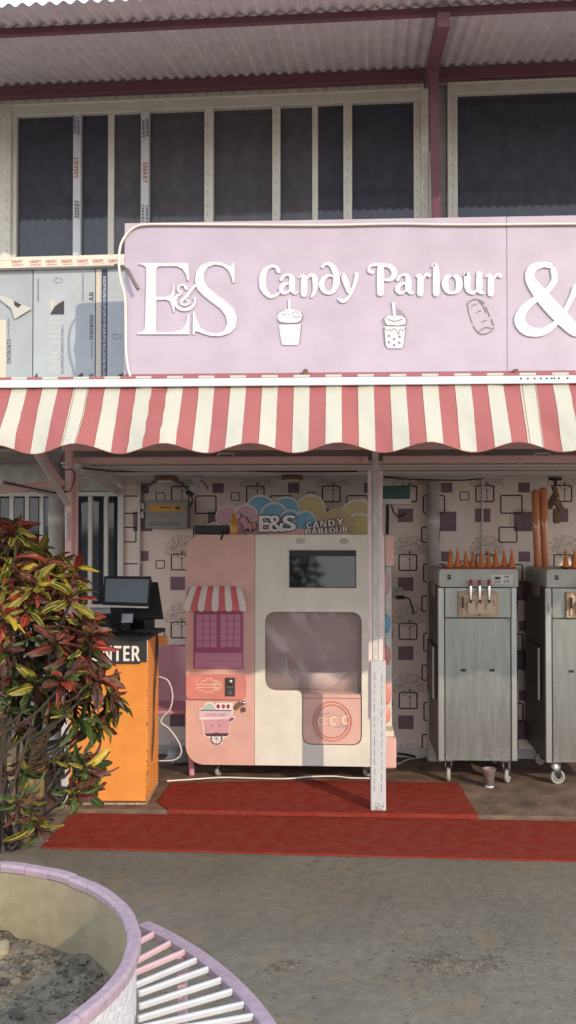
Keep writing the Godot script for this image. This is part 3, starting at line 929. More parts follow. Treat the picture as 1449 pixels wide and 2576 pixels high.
	box(s, Vector3(0, 2.36, -6.22), Vector3(9.0, 0.05, 1.42), 0.005)
	single(s, "kiosk_roof_deck", M.wall_grey, "flat grey deck over the kiosk below the lavender shop sign", "roof")

func stroke_letter(parent: Node3D, strokes: Array, z: float) -> void:
	var s := st()
	for i in strokes.size():
		var p := []
		for q in strokes[i]:
			var w := pz(q[0], q[1], z)
			p.append([w.x, w.y, q[2] * 6.22 / F])
		ribbon(s, p, z, z + 0.013 + i * 0.0005, 6)
	obj(s, "letter", M.sign_white, parent)

func sign_board() -> void:
	var z := -6.22
	var g := thing("shop_sign", "long lavender shop sign with raised white lettering and drink cups", "sign")
	var a := pz(313, 561, z); var b := pz(311, 943, z)
	var xs := [a.x, pz(1275, 700, z).x, pz(2000, 700, z).x]
	for i in 2:
		var s := st()
		box(s, Vector3((xs[i] + xs[i + 1]) * 0.5, (a.y + b.y) * 0.5, z - 0.03), Vector3(xs[i + 1] - xs[i] - 0.001, a.y - b.y, 0.06), 0.004)
		obj(s, "sign_panel", M.sign_face, g)
	var s := st()
	box(s, Vector3((xs[0] + xs[2]) * 0.5, b.y - 0.012, z - 0.03), Vector3(xs[2] - xs[0], 0.022, 0.075), 0.003)
	obj(s, "bottom_rail", M.sign_edge, g)
	for x in [xs[0] + 0.3, xs[1], xs[2] - 0.3]:
		s = st()
		box(s, Vector3(x, 2.5, z - 0.1), Vector3(0.05, 0.3, 0.05), 0.003)
		obj(s, "support", M.maroon, g)
	var zl := z + 0.0005
	var L := func(p: Array) -> void: stroke_letter(g, p, zl)
	# E & S monogram, drawn as cut-out letters
	obj(mono_e(zl), "letter", M.sign_white, g)
	obj(mono_s(zl), "letter", M.sign_white, g)
	L.call([[[503, 727, 9], [496, 719, 7], [487, 724, 7], [478, 735, 8], [468, 748, 9], [460, 755, 7], [456, 764, 6], [466, 768, 6], [476, 762, 8], [470, 756, 5]],
		[[470, 727, 9], [462, 718, 5], [451, 721, 6], [449, 731, 6], [457, 739, 6], [447, 745, 7], [441, 757, 8], [446, 772, 8], [462, 780, 8], [480, 776, 8], [491, 762, 6], [490, 750, 5]]])
	# Candy Parlour
	L.call([[[701, 683, 11], [695, 673, 8], [683, 671, 8], [669, 679, 13], [661, 700, 18], [663, 726, 17], [677, 745, 11], [690, 746, 8], [702, 738, 6]]])
	var small_a := func(x: float) -> Array: return [[[x + 6, 704, 9], [x + 12, 696, 7], [x + 22, 692, 7], [x + 31, 697, 12], [x + 33, 712, 16], [x + 33, 728, 15], [x + 40, 739, 7], [x + 46, 736, 5]],
		[[x + 27, 713, 5], [x + 13, 717, 10], [x + 5, 728, 12], [x + 12, 738, 9], [x + 23, 735, 6], [x + 28, 728, 5]]]
	L.call(small_a.call(702))
	L.call([[[753, 699, 5], [760, 694, 7], [765, 703, 16], [765, 735, 17], [765, 741, 16]], [[772, 702, 6], [782, 693, 9], [791, 699, 14], [794, 718, 15], [791, 736, 10], [784, 748, 6]]])
	L.call([[[811, 673, 7], [820, 665, 7], [834, 669, 12], [845, 688, 17], [846, 713, 17], [838, 732, 13], [826, 738, 9], [814, 731, 12], [809, 716, 14], [815, 701, 11], [829, 694, 7], [838, 697, 5]]])
	L.call([[[857, 692, 5], [862, 690, 10], [868, 706, 15], [878, 734, 12]], [[896, 689, 9], [897, 697, 11], [890, 722, 9], [878, 747, 8], [864, 759, 9], [853, 754, 7]]])
	L.call([[[936, 686, 10], [928, 682, 8], [930, 672, 7], [942, 667, 8], [960, 668, 9], [980, 671, 12], [992, 685, 15], [987, 700, 13], [974, 706, 7], [965, 703, 5]], [[957, 676, 17], [957, 705, 18], [957, 738, 17]]])
	L.call(small_a.call(994))
	L.call([[[1047, 697, 5], [1053, 692, 7], [1057, 702, 15], [1057, 735, 16], [1057, 740, 15]], [[1064, 702, 6], [1072, 692, 8], [1080, 694, 10]]])
	L.call([[[1086, 671, 5], [1094, 667, 11], [1097, 690, 17], [1097, 735, 17], [1097, 740, 15]]])
	L.call([[[1137, 693, 7], [1123, 700, 13], [1119, 716, 17], [1126, 733, 13], [1138, 738, 7], [1151, 731, 13], [1155, 716, 17], [1150, 700, 13], [1138, 693, 7]]])
	L.call([[[1167, 694, 5], [1174, 690, 13], [1175, 710, 16], [1177, 729, 14], [1189, 738, 9], [1199, 731, 6]], [[1205, 690, 14], [1205, 712, 16], [1206, 733, 13], [1216, 739, 5]]])
	L.call([[[1222, 697, 5], [1229, 692, 7], [1234, 702, 15], [1234, 735, 16], [1234, 740, 15]], [[1241, 702, 6], [1250, 692, 8], [1258, 695, 11]]])
	# the large ampersand and what follows it out of the picture
	L.call([[[1449, 727, 22], [1438, 748, 14], [1418, 786, 12], [1394, 817, 14], [1362, 836, 20], [1325, 832, 26], [1307, 808, 28], [1316, 780, 22], [1345, 755, 16], [1376, 732, 16], [1394, 706, 16], [1391, 680, 15]],[[1391, 684, -15], [1384, 671, 13], [1366, 667, 14], [1340, 676, 22], [1332, 698, 24], [1346, 725, 30], [1376, 762, 36], [1412, 800, 36], [1446, 832, 30], [1470, 838, 14]]])
	text("S", "serif", 1500, 660, 1610, 846, zl, 0.014, M.sign_white, g, "letter")
	# cup with a straw
	cup_icon(g, zl, false)
	cup_icon(g, zl, true)
	# tilted drink can outline
	s = st()
	for q in [[[[1176, 768], [1180, 790], [1188, 812]], 2.2], [[[1191, 820], [1198, 832], [1208, 840], [1222, 840], [1236, 832], [1243, 824]], 3.0], [[[1241, 818], [1236, 804]], 3.0], [[[1232, 796], [1222, 772]], 2.6], [[[1218, 764], [1210, 757], [1196, 753], [1182, 758], [1175, 766]], 3.2], [[[1204, 758], [1214, 768], [1222, 786]], 2.0],
			[[[1186, 773], [1192, 767], [1198, 765]], 2.0], [[[1198, 788], [1204, 783], [1210, 782]], 1.8], [[[1212, 812], [1217, 807], [1224, 806]], 1.8], [[[1205, 834], [1220, 824], [1236, 826]], 2.4]]:
		var p := []
		for c in q[0]:
			var w := pz(c[0], c[1], zl)
			p.append([w.x, w.y, q[1] * 6.22 / F])
		ribbon(s, p, zl, zl + 0.004)
	obj(s, "can_outline", M.print_grey, g)
	rebase(g, Vector3((xs[0] + xs[2]) * 0.5, b.y - 0.025, z))
	# white light tube round the edge of the sign
	var p := []
	for q in [[332, 960], [322, 925], [317, 880], [316, 800], [314, 742], [303, 700], [299, 655], [304, 615], [320, 587], [340, 571], [364, 565], [420, 564], [600, 565], [820, 566], [1000, 563], [1160, 565], [1449, 563], [1700, 564], [1990, 565]]:
		p.append(pz(q[0], q[1], z + 0.02))
	s = st(); tube(s, smooth(p, 5), 0.0085, 8)
	single(s, "light_tube", M.tube_white, "thin white light tube looped round the edge of the lavender sign", "light tube")
	s = st()
	p = []
	for q in [[290, 668, -6.5], [312, 674, -6.24], [322, 682, -6.19], [336, 708, -6.16], [348, 728, -6.15]]: p.append(pz(q[0], q[1], q[2]))
	tube(s, smooth(p, 4), 0.012, 8)
	single(s, "cable_conduit", M.grey_plastic, "short bent grey conduit sticking out past the sign's end", "conduit")
	for u in [768, 1298]:
		s = pbox(u - 5, 928, u + 6, 952, z + 0.05, 0.05)
		single(s, "steel_bracket", M.brown_steel, "small rusty steel bracket standing up against the sign's lower edge", "bracket", "brackets at the foot of the sign")

func mono_e(z: float) -> SurfaceTool:
	var o := [[350, 663], [475, 663], [477, 700], [475, 708], [471, 706], [469, 692], [460, 678], [445, 671], [400, 671], [394, 677], [394, 747], [418, 748], [430, 742], [434, 730], [436, 716], [439, 716], [440, 785], [437, 787], [434, 775], [429, 760], [418, 755], [394, 756], [393, 832], [400, 837], [440, 836], [457, 830], [468, 815], [473, 793], [477, 793], [477, 842], [346, 842], [346, 838], [358, 836], [365, 828], [369, 690], [368, 674], [360, 668], [350, 666]]
	return sheet(pxpoly(o, z), z + 0.013, 0.013)
func mono_s(z: float) -> SurfaceTool:
	var o := [[590, 661], [591, 712], [586, 713], [583, 698], [574, 680], [560, 670], [540, 667], [523, 674], [513, 690], [514, 708], [524, 724], [545, 742], [570, 760], [588, 776], [597, 800], [593, 825], [578, 840], [555, 847], [530, 846], [510, 840], [500, 836], [493, 834], [489, 843], [485, 843], [486, 786], [490, 784], [495, 803], [505, 825], [522, 836], [545, 840], [564, 833], [572, 815], [568, 795], [555, 778], [535, 763], [512, 745], [497, 729], [491, 708], [494, 685], [507, 668], [527, 660], [550, 660], [567, 665], [577, 671], [583, 668], [586, 661]]
	return sheet(pxpoly(o, z), z + 0.0135, 0.0135)

func cup_icon(g: Node3D, z: float, boba: bool) -> void:
	var x := 993.0 if boba else 728.0
	var s := st()
	if not boba:
		prism(s, pxpoly([[701, 818], [757, 816], [753, 862], [748, 869], [712, 869], [708, 862]], z), z, z + 0.010)
		prism(s, pxpoly([[725, 754], [732, 754], [731, 792], [725, 792]], z), z, z + 0.0115)
		prism(s, pxpoly([[699, 790], [706, 783], [722, 778], [740, 779], [754, 785], [760, 794], [758, 806], [748, 812], [724, 813], [705, 810], [698, 803]], z), z, z + 0.008)
		obj(s, "cup_emblem", M.sign_white, g)
		s = st()
		for q in [[[698, 803], [704, 812], [724, 815], [746, 813], [758, 808], [762, 796], [758, 787]], [[699, 790], [704, 784], [716, 780]], [[712, 790], [720, 793]], [[735, 788], [744, 784], [750, 790]], [[737, 795], [746, 798], [756, 795]], [[758, 817], [754, 862]]]:
			outline(s, q, z + 0.008, 1.6)
		obj(s, "cup_outline", M.print_grey, g)
	else:
		prism(s, pxpoly([[966, 822], [1021, 822], [1018, 868], [1010, 877], [976, 877], [969, 868]], z), z, z + 0.010)
		prism(s, pxpoly([[985, 761], [994, 761], [996, 800], [989, 800]], z), z, z + 0.0115)
		prism(s, pxpoly([[966, 802], [976, 795], [1008, 795], [1022, 803], [1020, 816], [1000, 820], [972, 817]], z), z, z + 0.008)
		obj(s, "cup_emblem", M.sign_white, g)
		s = st()
		for q in [[[984, 764], [987, 760], [993, 762], [996, 776], [1010, 784], [1020, 798], [1023, 812], [1012, 818], [985, 820], [966, 813], [964, 803], [972, 797]], [[976, 803], [992, 808], [1012, 803]], [[966, 823], [972, 832], [979, 828], [984, 833], [991, 827], [998, 832], [1003, 841], [1006, 829], [1014, 832], [1021, 822]], [[1021, 826], [1016, 872]], [[966, 826], [970, 868]], [[1000, 786], [1008, 792]]]:
			outline(s, q, z + 0.0102, 1.8)
		for q in [[978, 846], [991, 854], [1005, 848], [978, 862], [991, 869], [1004, 863]]:
			var c := pz(q[0], q[1], z)
			prism(s, disc(Vector2(c.x, c.y), 0.0085, 12), z + 0.0102, z + 0.0112)
		obj(s, "cup_outline", M.print_grey, g)
func outline(s: SurfaceTool, q: Array, z: float, w: float) -> void:
	var p := []
	for c in q:
		var v := pz(c[0], c[1], z)
		p.append([v.x, v.y, w * absf(z) / F])
	ribbon(s, p, z, z + 0.001)

func awning() -> void:
	var g := thing("striped_awning", "awning of red and cream striped canvas with a wavy valance", "awning")
	var zt := -3.82; var zb := -3.64
	var yt := pz(724, 970, zt).y; var yb := pz(724, 1127, zb).y
	var step := (pz(1430, 975, zt).x - pz(30, 975, zt).x) / 35.0
	var x0 := pz(30, 975, zt).x
	var per := (pz(1423, 1120, zb).x - pz(85, 1120, zb).x) / 6.0
	var ph := pz(85, 1120, zb).x
	var n := FastNoiseLite.new(); n.seed = 4; n.frequency = 1.6
	var at := func(x: float, t: float) -> Vector3:
		var fold := n.get_noise_2d(x * 1.3, t * 0.35) * 0.030 * (0.25 + t) + n.get_noise_2d(x * 5.0 + 30.0, t * 2.2) * 0.006 + sin(TAU * (x - ph) / per) * 0.012 * t
		for q in [[-0.75, 0.10], [1.02, 0.08]]:       # creases beside the sewn joints
			fold += 0.010 * exp(-pow((x - q[0]) / q[1], 2.0)) * sin(t * 21.0 + x * 30.0)
		var drop: float = (yt - yb) * t + 0.020 * cos(TAU * (x - ph) / per) * smoothstep(0.3, 1.0, t)
		return Vector3(x, yt - drop, lerpf(zt, zb, t) + fold)
	var i0 := -24; var i1 := 68
	for i in range(i0, i1):
		var s := st()
		s.set_smooth_group(1)
		var nx := 5; var ny := 12
		for a in nx:
			for b in ny:
				var xa := x0 + (i + float(a) / nx) * step; var xb := x0 + (i + float(a + 1) / nx) * step
				var sp := 0.0
				quad(s, at.call(xa, float(b) / ny), at.call(xb, float(b) / ny), at.call(xb, float(b + 1) / ny), at.call(xa, float(b + 1) / ny))
		obj(s, "valance_stripe", M.cloth_cream if posmod(i, 2) == 0 else M.cloth_pink, g)
	var s := st()                       # stitched seams
	for i in range(i0, i1):
		if i % 2 and i not in [4, 5]: continue
		var p := []
		for b in 13: p.append(at.call(x0 + i * step, b / 12.0) + Vector3(0, 0, 0.0006))
		tube(s, p, 0.0011, 4)
	for q in [4.12, 4.92, 32.15, 32.95]:
		var p := []
		for b in 13: p.append(at.call(x0 + q * step, b / 12.0) + Vector3(0, 0, 0.001))
		tube(s, p, 0.0010, 4)
	var hem := []
	var xx := x0 + i0 * step
	while xx < x0 + i1 * step:
		hem.append(at.call(xx, 1.0))
		xx += 0.03
	tube(s, hem, 0.0022, 5)
	obj(s, "seam", mat(Color(0.22, 0.07, 0.05), 0.8), g).set_meta("kind", "stuff")
	var xa := x0 + i0 * step; var xb := x0 + i1 * step
	s = st()
	box(s, Vector3((xa + xb) * 0.5, yt + 0.017, zt - 0.012), Vector3(xb - xa, 0.032, 0.05), 0.006)
	obj(s, "front_rail", M.alu, g)
	s = st()
	box(s, Vector3((xa + xb) * 0.5, yt + 0.001, zt + 0.016), Vector3(xb - xa, 0.008, 0.008), 0.002)
	obj(s, "rail_lip", M.alu, g)
	s = st()
	for u in [1311, 1328, 1345, 1361, 1376, 1388, 1395, 1406, 1428]:
		var p := pz(u, 957, zt + 0.014)
		lathe(s, [Vector2(0, 0), Vector2(0.004, 0), Vector2(0.004, 0.002), Vector2(0, 0.002)], Vector3(p.x, yt + 0.019, zt + 0.0125), 8, Basis(Vector3.RIGHT, PI / 2))
	obj(s, "drill_hole", M.print_dark, g).set_meta("kind", "stuff")
	for i in range(i0, i1):             # sloping roof cloth
		s = st()
		if true:
			var xl := x0 + i * step; var xr := xl + step
			var yr := yt + 0.044
			quad(s, Vector3(xl, yr, zt + 0.004), Vector3(xl, 2.56, -6.1), Vector3(xr, 2.56, -6.1), Vector3(xr, yr, zt + 0.004))
			quad(s, Vector3(xl, yr, zt + 0.004), Vector3(xr, yr, zt + 0.004), Vector3(xr, yt + 0.033, zt + 0.010), Vector3(xl, yt + 0.033, zt + 0.010))
		obj(s, "roof_stripe", M.cloth_cream if posmod(i, 2) == 0 else M.cloth_pink, g)
	for u in [-2.0, 0.35, 2.6]:         # folding arms under the cloth
		s = st()
		bar(s, Vector3(u, yt + 0.0, zt - 0.03), Vector3(u + 0.3, 2.36, -5.5), 0.03, 0.04)
		obj(s, "arm", M.alu, g)
	rebase(g, Vector3((xa + xb) * 0.5, yb, zb))

func wire(called: String, pts: Array, r: float, m: Material, label: String, category := "cable", group := "") -> MeshInstance3D:
	var s := st()
	tube(s, smooth(pts, 6), r, 6)
	return single(s, called, m, label, category, group)

func wall_things() -> void:
	var z := WALL
	# charge controller
	var c := thing("control_box", "grey metal control box with a yellow label on the papered wall", "control box")
	obj(pbox(366, 1258, 472, 1330, z + 0.13, 0.128, 0.006), "case", M.case_grey, c)
	obj(sheet(pxrr(376, 1271, 460, 1286, z + 0.131), z + 0.1315, 0.001), "label_plate", M.yellow, c)
	obj(sheet(pxrr(441, 1274, 453, 1281, z + 0.132), z + 0.1325, 0.001), "code_plate", M.print_dark, c)
	obj(sheet(pxrr(402, 1275, 432, 1278, z + 0.132), z + 0.1322, 0.0005), "print_line", M.print_dark, c)
	var s := st()
	for k in 22:
		for r in 2: addp(s, 375 + k * 3.7, 1314 + r * 5, 377.4 + k * 3.7, 1316 + r * 5, z + 0.1306, 0.001, 0.0)
	obj(s, "vent_slot", M.print_dark, c).set_meta("kind", "stuff")
	rebase(c, pz(419, 1330, z))
	wire("power_cable", [pz(366, 1282, z + 0.02), pz(356, 1262, z + 0.02), pz(362, 1236, z + 0.04), pz(385, 1214, z + 0.05), pz(420, 1206, z + 0.05), pz(452, 1214, z + 0.05), pz(474, 1234, z + 0.05), pz(484, 1256, z + 0.05), pz(480, 1272, z + 0.05), pz(470, 1281, z + 0.06)], 0.009, M.grey_plastic, "thick grey cable arching over the grey control box")
	# conduits on the wall
	for q in [[351, 8, 1196, 1470, "white vertical conduit between the control box and the barred window"], [1213, 5, 1200, 1432, "thin pale conduit down the wall behind the row of cones"]]:
		s = st()
		var a := pz(q[0], q[2], z + 0.02); var b := pz(q[0], q[3], z + 0.02)
		tube(s, [a, Vector3(a.x, b.y, a.z)], q[1] * 0.5 * 6.93 / F, 10)
		single(s, "wall_conduit", M.white_steel, q[4], "conduit")
	single(pbox(355, 1266, 363, 1280, z + 0.06, 0.05), "cable_clip", M.dull_white, "upper white cable clip beside the grey control box", "clip", "cable clips")
	single(pbox(354, 1288, 362, 1303, z + 0.06, 0.05), "cable_clip", M.dull_white, "lower white cable clip beside the grey control box", "clip", "cable clips")
	# security camera
	var k := thing("security_camera", "white bullet security camera hanging from the kiosk ceiling", "camera")
	s = st()
	var m0 := pz(494, 1203, -6.6)
	lathe(s, [Vector2(0, 0), Vector2(0.055, 0), Vector2(0.05, -0.012), Vector2(0.022, -0.02), Vector2(0.018, -0.045), Vector2(0, -0.045)], m0 + Vector3(0, 0.008, 0), 20)
	obj(s, "mount", M.slat_white, k)
	s = st(); tube(s, smooth([m0 + Vector3(0, -0.03, 0), m0 + Vector3(-0.005, -0.05, 0.01), pz(487, 1226, -6.54)], 4), 0.013, 10); obj(s, "arm", M.slat_white, k)
	var ca := pz(489, 1222, -6.56); var cb := pz(475, 1245, -6.535)
	s = st(); tube(s, [ca, ca.lerp(cb, 0.7)], 0.026, 16); obj(s, "housing", M.slat_white, k)
	s = st(); tube(s, [ca.lerp(cb, 0.7), cb], 0.029, 16); obj(s, "visor", M.black, k)
	rebase(k, m0)
	wire("camera_cable", [pz(500, 1206, -6.6), pz(512, 1212, -6.7), pz(520, 1225, -6.93), pz(524, 1232, -6.94)], 0.004, M.black_soft, "thin black cable curling from the security camera")
	# two ceiling lamps (unlit)
	for q in [[735, 1196, "brown boxy ceiling lamp above the vending machine's clouds"], [415, 1198, "brown boxy ceiling lamp above the grey control box"]]:
		var l := thing("ceiling_lamp", q[2], "lamp", "boxy ceiling lamps")
		obj(pbox(q[0] - 28, q[1], q[0] + 26, q[1] + 10, -6.5, 0.14, 0.008), "housing", M.brown_wood, l)
		obj(pbox(q[0] - 20, q[1] + 8, q[0] + 18, q[1] + 15, -6.51, 0.12, 0.006), "diffuser", M.dull_white, l)
		rebase(l, pz(q[0], q[1], -6.55))
	# green sign box
	var e := thing("green_sign_box", "small dark green box sign on a white bracket behind the post", "sign")
	obj(pbox(955, 1222, 1030, 1255, -6.5, 0.05, 0.004), "face", M.green_box, e)
	obj(pbox(950, 1254, 1034, 1269, -6.505, 0.05, 0.004), "tray", M.dull_white, e)
	s = st()
	bar(s, pz(985, 1262, -6.55), pz(985, 1266, -6.94), 0.02, 0.03)
	obj(s, "bracket", M.dull_white, e)
	rebase(e, pz(990, 1266, -6.94))
	wire("black_cable", [pz(975, 1269, -6.6), pz(975, 1300, -6.62), pz(974, 1340, -6.64), pz(976, 1360, -6.66)], 0.012, M.black_soft, "black cable bundle dropping from the green box sign to the vending machine")
	wire("black_cable", [pz(985, 1270, -6.7), pz(990, 1288, -6.8), pz(1005, 1300, -6.9), pz(1020, 1292, -6.93)], 0.006, M.black_soft, "black cable looping from the green box sign to the papered wall")
	wire("ceiling_wire", [pz(965, 1200, -6.7), pz(1040, 1206, -6.7), pz(1120, 1208, -6.7), pz(1180, 1207, -6.75), pz(1240, 1199, -6.8)], 0.005, M.black_soft, "black wire sagging below the ceiling right of the wrapped post")
	wire("ceiling_wire", [pz(190, 1175, -5.7), pz(250, 1182, -5.9), pz(320, 1186, -6.2), pz(430, 1183, -6.3), pz(560, 1182, -6.3), pz(700, 1187, -6.3), pz(900, 1186, -6.3)], 0.005, M.black_soft, "long black wire under the ceiling over the vending machine")
	wire("ceiling_wire", [pz(10, 1214, -5.3), pz(70, 1226, -5.4), pz(140, 1240, -5.5), pz(172, 1236, -5.56)], 0.005, M.black_soft, "black wire slung beside the pink rail at the barred window")
	wire("tangled_wire", [pz(158, 1145, -5.58), pz(150, 1168, -5.56), pz(160, 1178, -5.55), pz(168, 1182, -5.55), pz(182, 1181, -5.55), pz(188, 1200, -5.56), pz(182, 1222, -5.56), pz(176, 1238, -5.56)], 0.004, M.black_soft, "loose dark wire wound round the top of the left pink post")
	# sockets
	for q in [[1002, 1492, 12, 14, "white wall socket with a black plug on the papered wall", 1]]:
		var o := thing("wall_socket", q[4], "socket")
		obj(pbox(q[0] - q[2], q[1] - q[3], q[0] + q[2], q[1] + q[3], z + 0.03, 0.028, 0.004), "plate", M.dull_white, o)
		obj(pbox(q[0] - 5, q[1] - 8, q[0] - 1, q[1] - 4, z + 0.0312, 0.002, 0.0), "hole", M.print_dark, o)
		rebase(o, pz(q[0], q[1], z))
	var pl := thing("power_plug", "black plug pushed into the white wall socket", "plug")
	s = st(); tube(s, [pz(996, 1503, z + 0.05), pz(1018, 1503, z + 0.05)], [0.015, 0.012], 10); obj(s, "body", M.black, pl)
	s = st(); tube(s, smooth([pz(1018, 1503, z + 0.05), pz(1030, 1508, z + 0.05), pz(1038, 1530, z + 0.04), pz(1042, 1545, z + 0.03)], 5), 0.005, 6); obj(s, "lead", M.black, pl)
	rebase(pl, pz(1006, 1503, z))
	# hanging ornament beside the cone stacks
	var h := thing("hanging_ornament", "brown wooden ornament hanging from a dark ceiling disc by the cones", "ornament")
	s = st(); lathe(s, [Vector2(0, 0), Vector2(0.05, 0), Vector2(0.045, -0.018), Vector2(0.012, -0.022), Vector2(0.012, -0.06), Vector2(0, -0.06)], pz(1397, 1202, -6.75), 18); obj(s, "mount", M.black_soft, h)
	for q in [[1397, 1236, 0.035, 0.10, 0.3], [1388, 1262, 0.05, 0.11, -0.5], [1406, 1272, 0.055, 0.09, 0.5], [1400, 1302, 0.045, 0.085, 0.1]]:
		s = st(); box(s, pz(q[0], q[1], -6.75), Vector3(q[2], q[3], 0.02), 0.004, Basis(Vector3.BACK, q[4]) * Basis(Vector3.UP, q[4]))
		obj(s, "wooden_piece", M.brown_wood, h)
	rebase(h, pz(1397, 1202, -6.75))

func caster(parent: Node3D, at: Vector3, r: float, turn: float, top: float) -> void:   # at: the contact point on the floor
	var c := Node3D.new()
	c.name = "caster"
	parent.add_child(c, true)
	c.position = at
	c.rotation.y = turn
	var s := st()
	box(s, Vector3(0, top - 0.006, 0), Vector3(0.07, 0.012, 0.07), 0.002)
	for sg in [-1.0, 1.0]:
		var p := PackedVector2Array([Vector2(-0.034, top - 0.012), Vector2(0.030, top - 0.012), Vector2(0.036, r), Vector2(0.022, r - 0.012), Vector2(0.008, r)])
		var q := st()
		prism(q, p, sg * 0.019 - 0.0015, sg * 0.019 + 0.0015)
		s.append_from(q.commit(), 0, Transform3D())
	obj(s, "fork", M.gun, c)
	var w := st()
	lathe(w, [Vector2(r * 0.72, -0.013), Vector2(r - 0.006, -0.013), Vector2(r, -0.008), Vector2(r, 0.008), Vector2(r - 0.006, 0.013), Vector2(r * 0.72, 0.013), Vector2(r * 0.72, -0.013)], Vector3(0.016, r, 0), 28, Basis(Vector3.RIGHT, PI / 2))
	obj(w, "tyre", M.tread, c)
	w = st()
	lathe(w, [Vector2(0, -0.010), Vector2(r * 0.3, -0.011), Vector2(r * 0.72, -0.006), Vector2(r * 0.72, 0.006), Vector2(r * 0.3, 0.011), Vector2(0, 0.010)], Vector3(0.016, r, 0), 20, Basis(Vector3.RIGHT, PI / 2))
	obj(w, "wheel_disc", M.case_grey, c)

func candy_machine() -> void:
	var g := thing("candy_machine", "pink and cream cotton candy vending machine with a glazed window", "vending machine")
	var zf := FRONT
	var d := 0.66
	var X := func(u: float) -> float: return pz(u, 1600, zf).x
	var Yv := func(v: float) -> float: return pz(724, v, zf).y
	var s := st()
	var yt: float = Yv.call(1345.0); var yb: float = Yv.call(1926.0)
	var xl: float = X.call(468.0); var xm: float = X.call(641.0); var xr: float = X.call(968.0)
	prism(s, rrect(Vector2(xl, yb), Vector2(xm - 0.001, yt), [0.125, 0.0, 0.0, 0.115], 12), zf - d, zf + 0.004)
	obj(s, "side_cabinet", M.pink_paint, g)
	# cream front with the cut-out
	s = st()
	var A := func(l: Array) -> PackedVector2Array:
		var p := PackedVector2Array()
		for q in l:
			var w := Vector2(X.call(q[0]), Yv.call(q[1]))
			if q.size() > 2:             # rounded corner: from here, turning towards the next listed corner
				var c := Vector2(X.call(q[2]), Yv.call(q[3])); var e := Vector2(X.call(q[4]), Yv.call(q[5]))
				for k in 8: p.append(w.lerp(c, k / 8.0).lerp(c.lerp(e, k / 8.0), k / 8.0))
			else: p.append(w)
		return p
	prism(s, A.call([[641.4, 1345.6], [720, 1345.6], [720, 1539], [695, 1539, 667, 1539, 667, 1567], [667, 1567], [667, 1706, 667, 1737, 698, 1737], [698, 1737], [720, 1737], [720, 1926], [641.4, 1926]]), zf - 0.03, zf)
	prism(s, A.call([[720, 1345.6], [968, 1345.6], [968, 1926], [720, 1926], [720, 1737], [742, 1737, 760, 1737, 760, 1756], [760, 1756], [760, 1848, 760, 1873, 786, 1873], [786, 1873], [884, 1873, 910, 1873, 910, 1848], [910, 1848], [910, 1567, 910, 1539, 882, 1539], [882, 1539], [720, 1539]]), zf - 0.03, zf)
	obj(s, "front_panel", M.cream_paint, g)
	s = st()                            # shell
	box(s, Vector3((xm + xr) * 0.5, yt - 0.0105, zf - d * 0.5 - 0.015), Vector3(xr - xm, 0.02, d - 0.032), 0.0)
	box(s, Vector3((xm + xr) * 0.5, yb + 0.0105, zf - d * 0.5 - 0.015), Vector3(xr - xm, 0.02, d - 0.032), 0.0)
	box(s, Vector3(xr - 0.011, (yt + yb) * 0.5, zf - d * 0.5 - 0.015), Vector3(0.02, yt - yb - 0.044, d - 0.034), 0.0)
	obj(s, "shell", M.cream_paint, g)
	s = st()
	box(s, Vector3((xm + xr) * 0.5, (yt + yb) * 0.5, zf - d + 0.02), Vector3(xr - xm - 0.045, yt - yb - 0.05, 0.02), 0.0)
	box(s, Vector3((xm + xr) * 0.5, Yv.call(1500.0), zf - 0.30), Vector3(xr - xm - 0.05, 0.02, 0.5), 0.0)
	box(s, Vector3(xm + 0.03, Yv.call(1640.0), zf - 0.30), Vector3(0.02, 0.9, 0.5), 0.0)
	box(s, Vector3(xr - 0.04, Yv.call(1640.0), zf - 0.30), Vector3(0.02, 0.9, 0.5), 0.0)
	obj(s, "chamber", M.inside_pink, g)
	s = st()                            # spinning bowl and floss shield inside
	lathe(s, [Vector2(0.04, 0.0), Vector2(0.24, 0.02), Vector2(0.285, 0.13), Vector2(0.28, 0.135), Vector2(0.23, 0.03), Vector2(0.04, 0.012), Vector2(0, 0.012)], Vector3(X.call(815.0), Yv.call(1745.0), zf - 0.33), 40)
	lathe(s, [Vector2(0, 0.0), Vector2(0.05, 0.0), Vector2(0.055, 0.06), Vector2(0.0, 0.07)], Vector3(X.call(815.0), Yv.call(1725.0), zf - 0.33), 20)
	obj(s, "spinner_bowl", M.inside_pale, g)
	s = st()
	tube(s, smooth([Vector3(X.call(770.0), Yv.call(1560.0), zf - 0.12), Vector3(X.call(800.0), Yv.call(1548.0), zf - 0.15), Vector3(X.call(822.0), Yv.call(1550.0), zf - 0.2)], 4), 0.012, 8)
	tube(s, smooth([Vector3(X.call(690.0), Yv.call(1650.0), zf - 0.12), Vector3(X.call(718.0), Yv.call(1670.0), zf - 0.12), Vector3(X.call(706.0), Yv.call(1715.0), zf - 0.12)], 5), 0.014, 8)
	obj(s, "gripper_arm", M.gun, g)
	# crumpled film curtain and the pane
	s = st()
	s.set_smooth_group(1)
	var n := FastNoiseLite.new(); n.seed = 12; n.frequency = 5.0
	var cf := func(i: int, j: int) -> Vector3:
		var x: float = lerpf(X.call(664.0), X.call(914.0), i / 22.0); var y: float = lerpf(Yv.call(1536.0), Yv.call(1750.0), j / 18.0)
		return Vector3(x, y, zf - 0.09 + n.get_noise_2d(x * 1.0 + y * 0.4, y * 0.6 - x * 0.3) * 0.016)
	for i in 22:
		for j in 18: quad(s, cf.call(i, j), cf.call(i + 1, j), cf.call(i + 1, j + 1), cf.call(i, j + 1))
	obj(s, "film_curtain", M.film, g)
	s = st()
	prism(s, A.call([[664, 1536], [913, 1536], [913, 1752], [750, 1752], [750, 1741], [664, 1741]]), zf - 0.038, zf - 0.033)
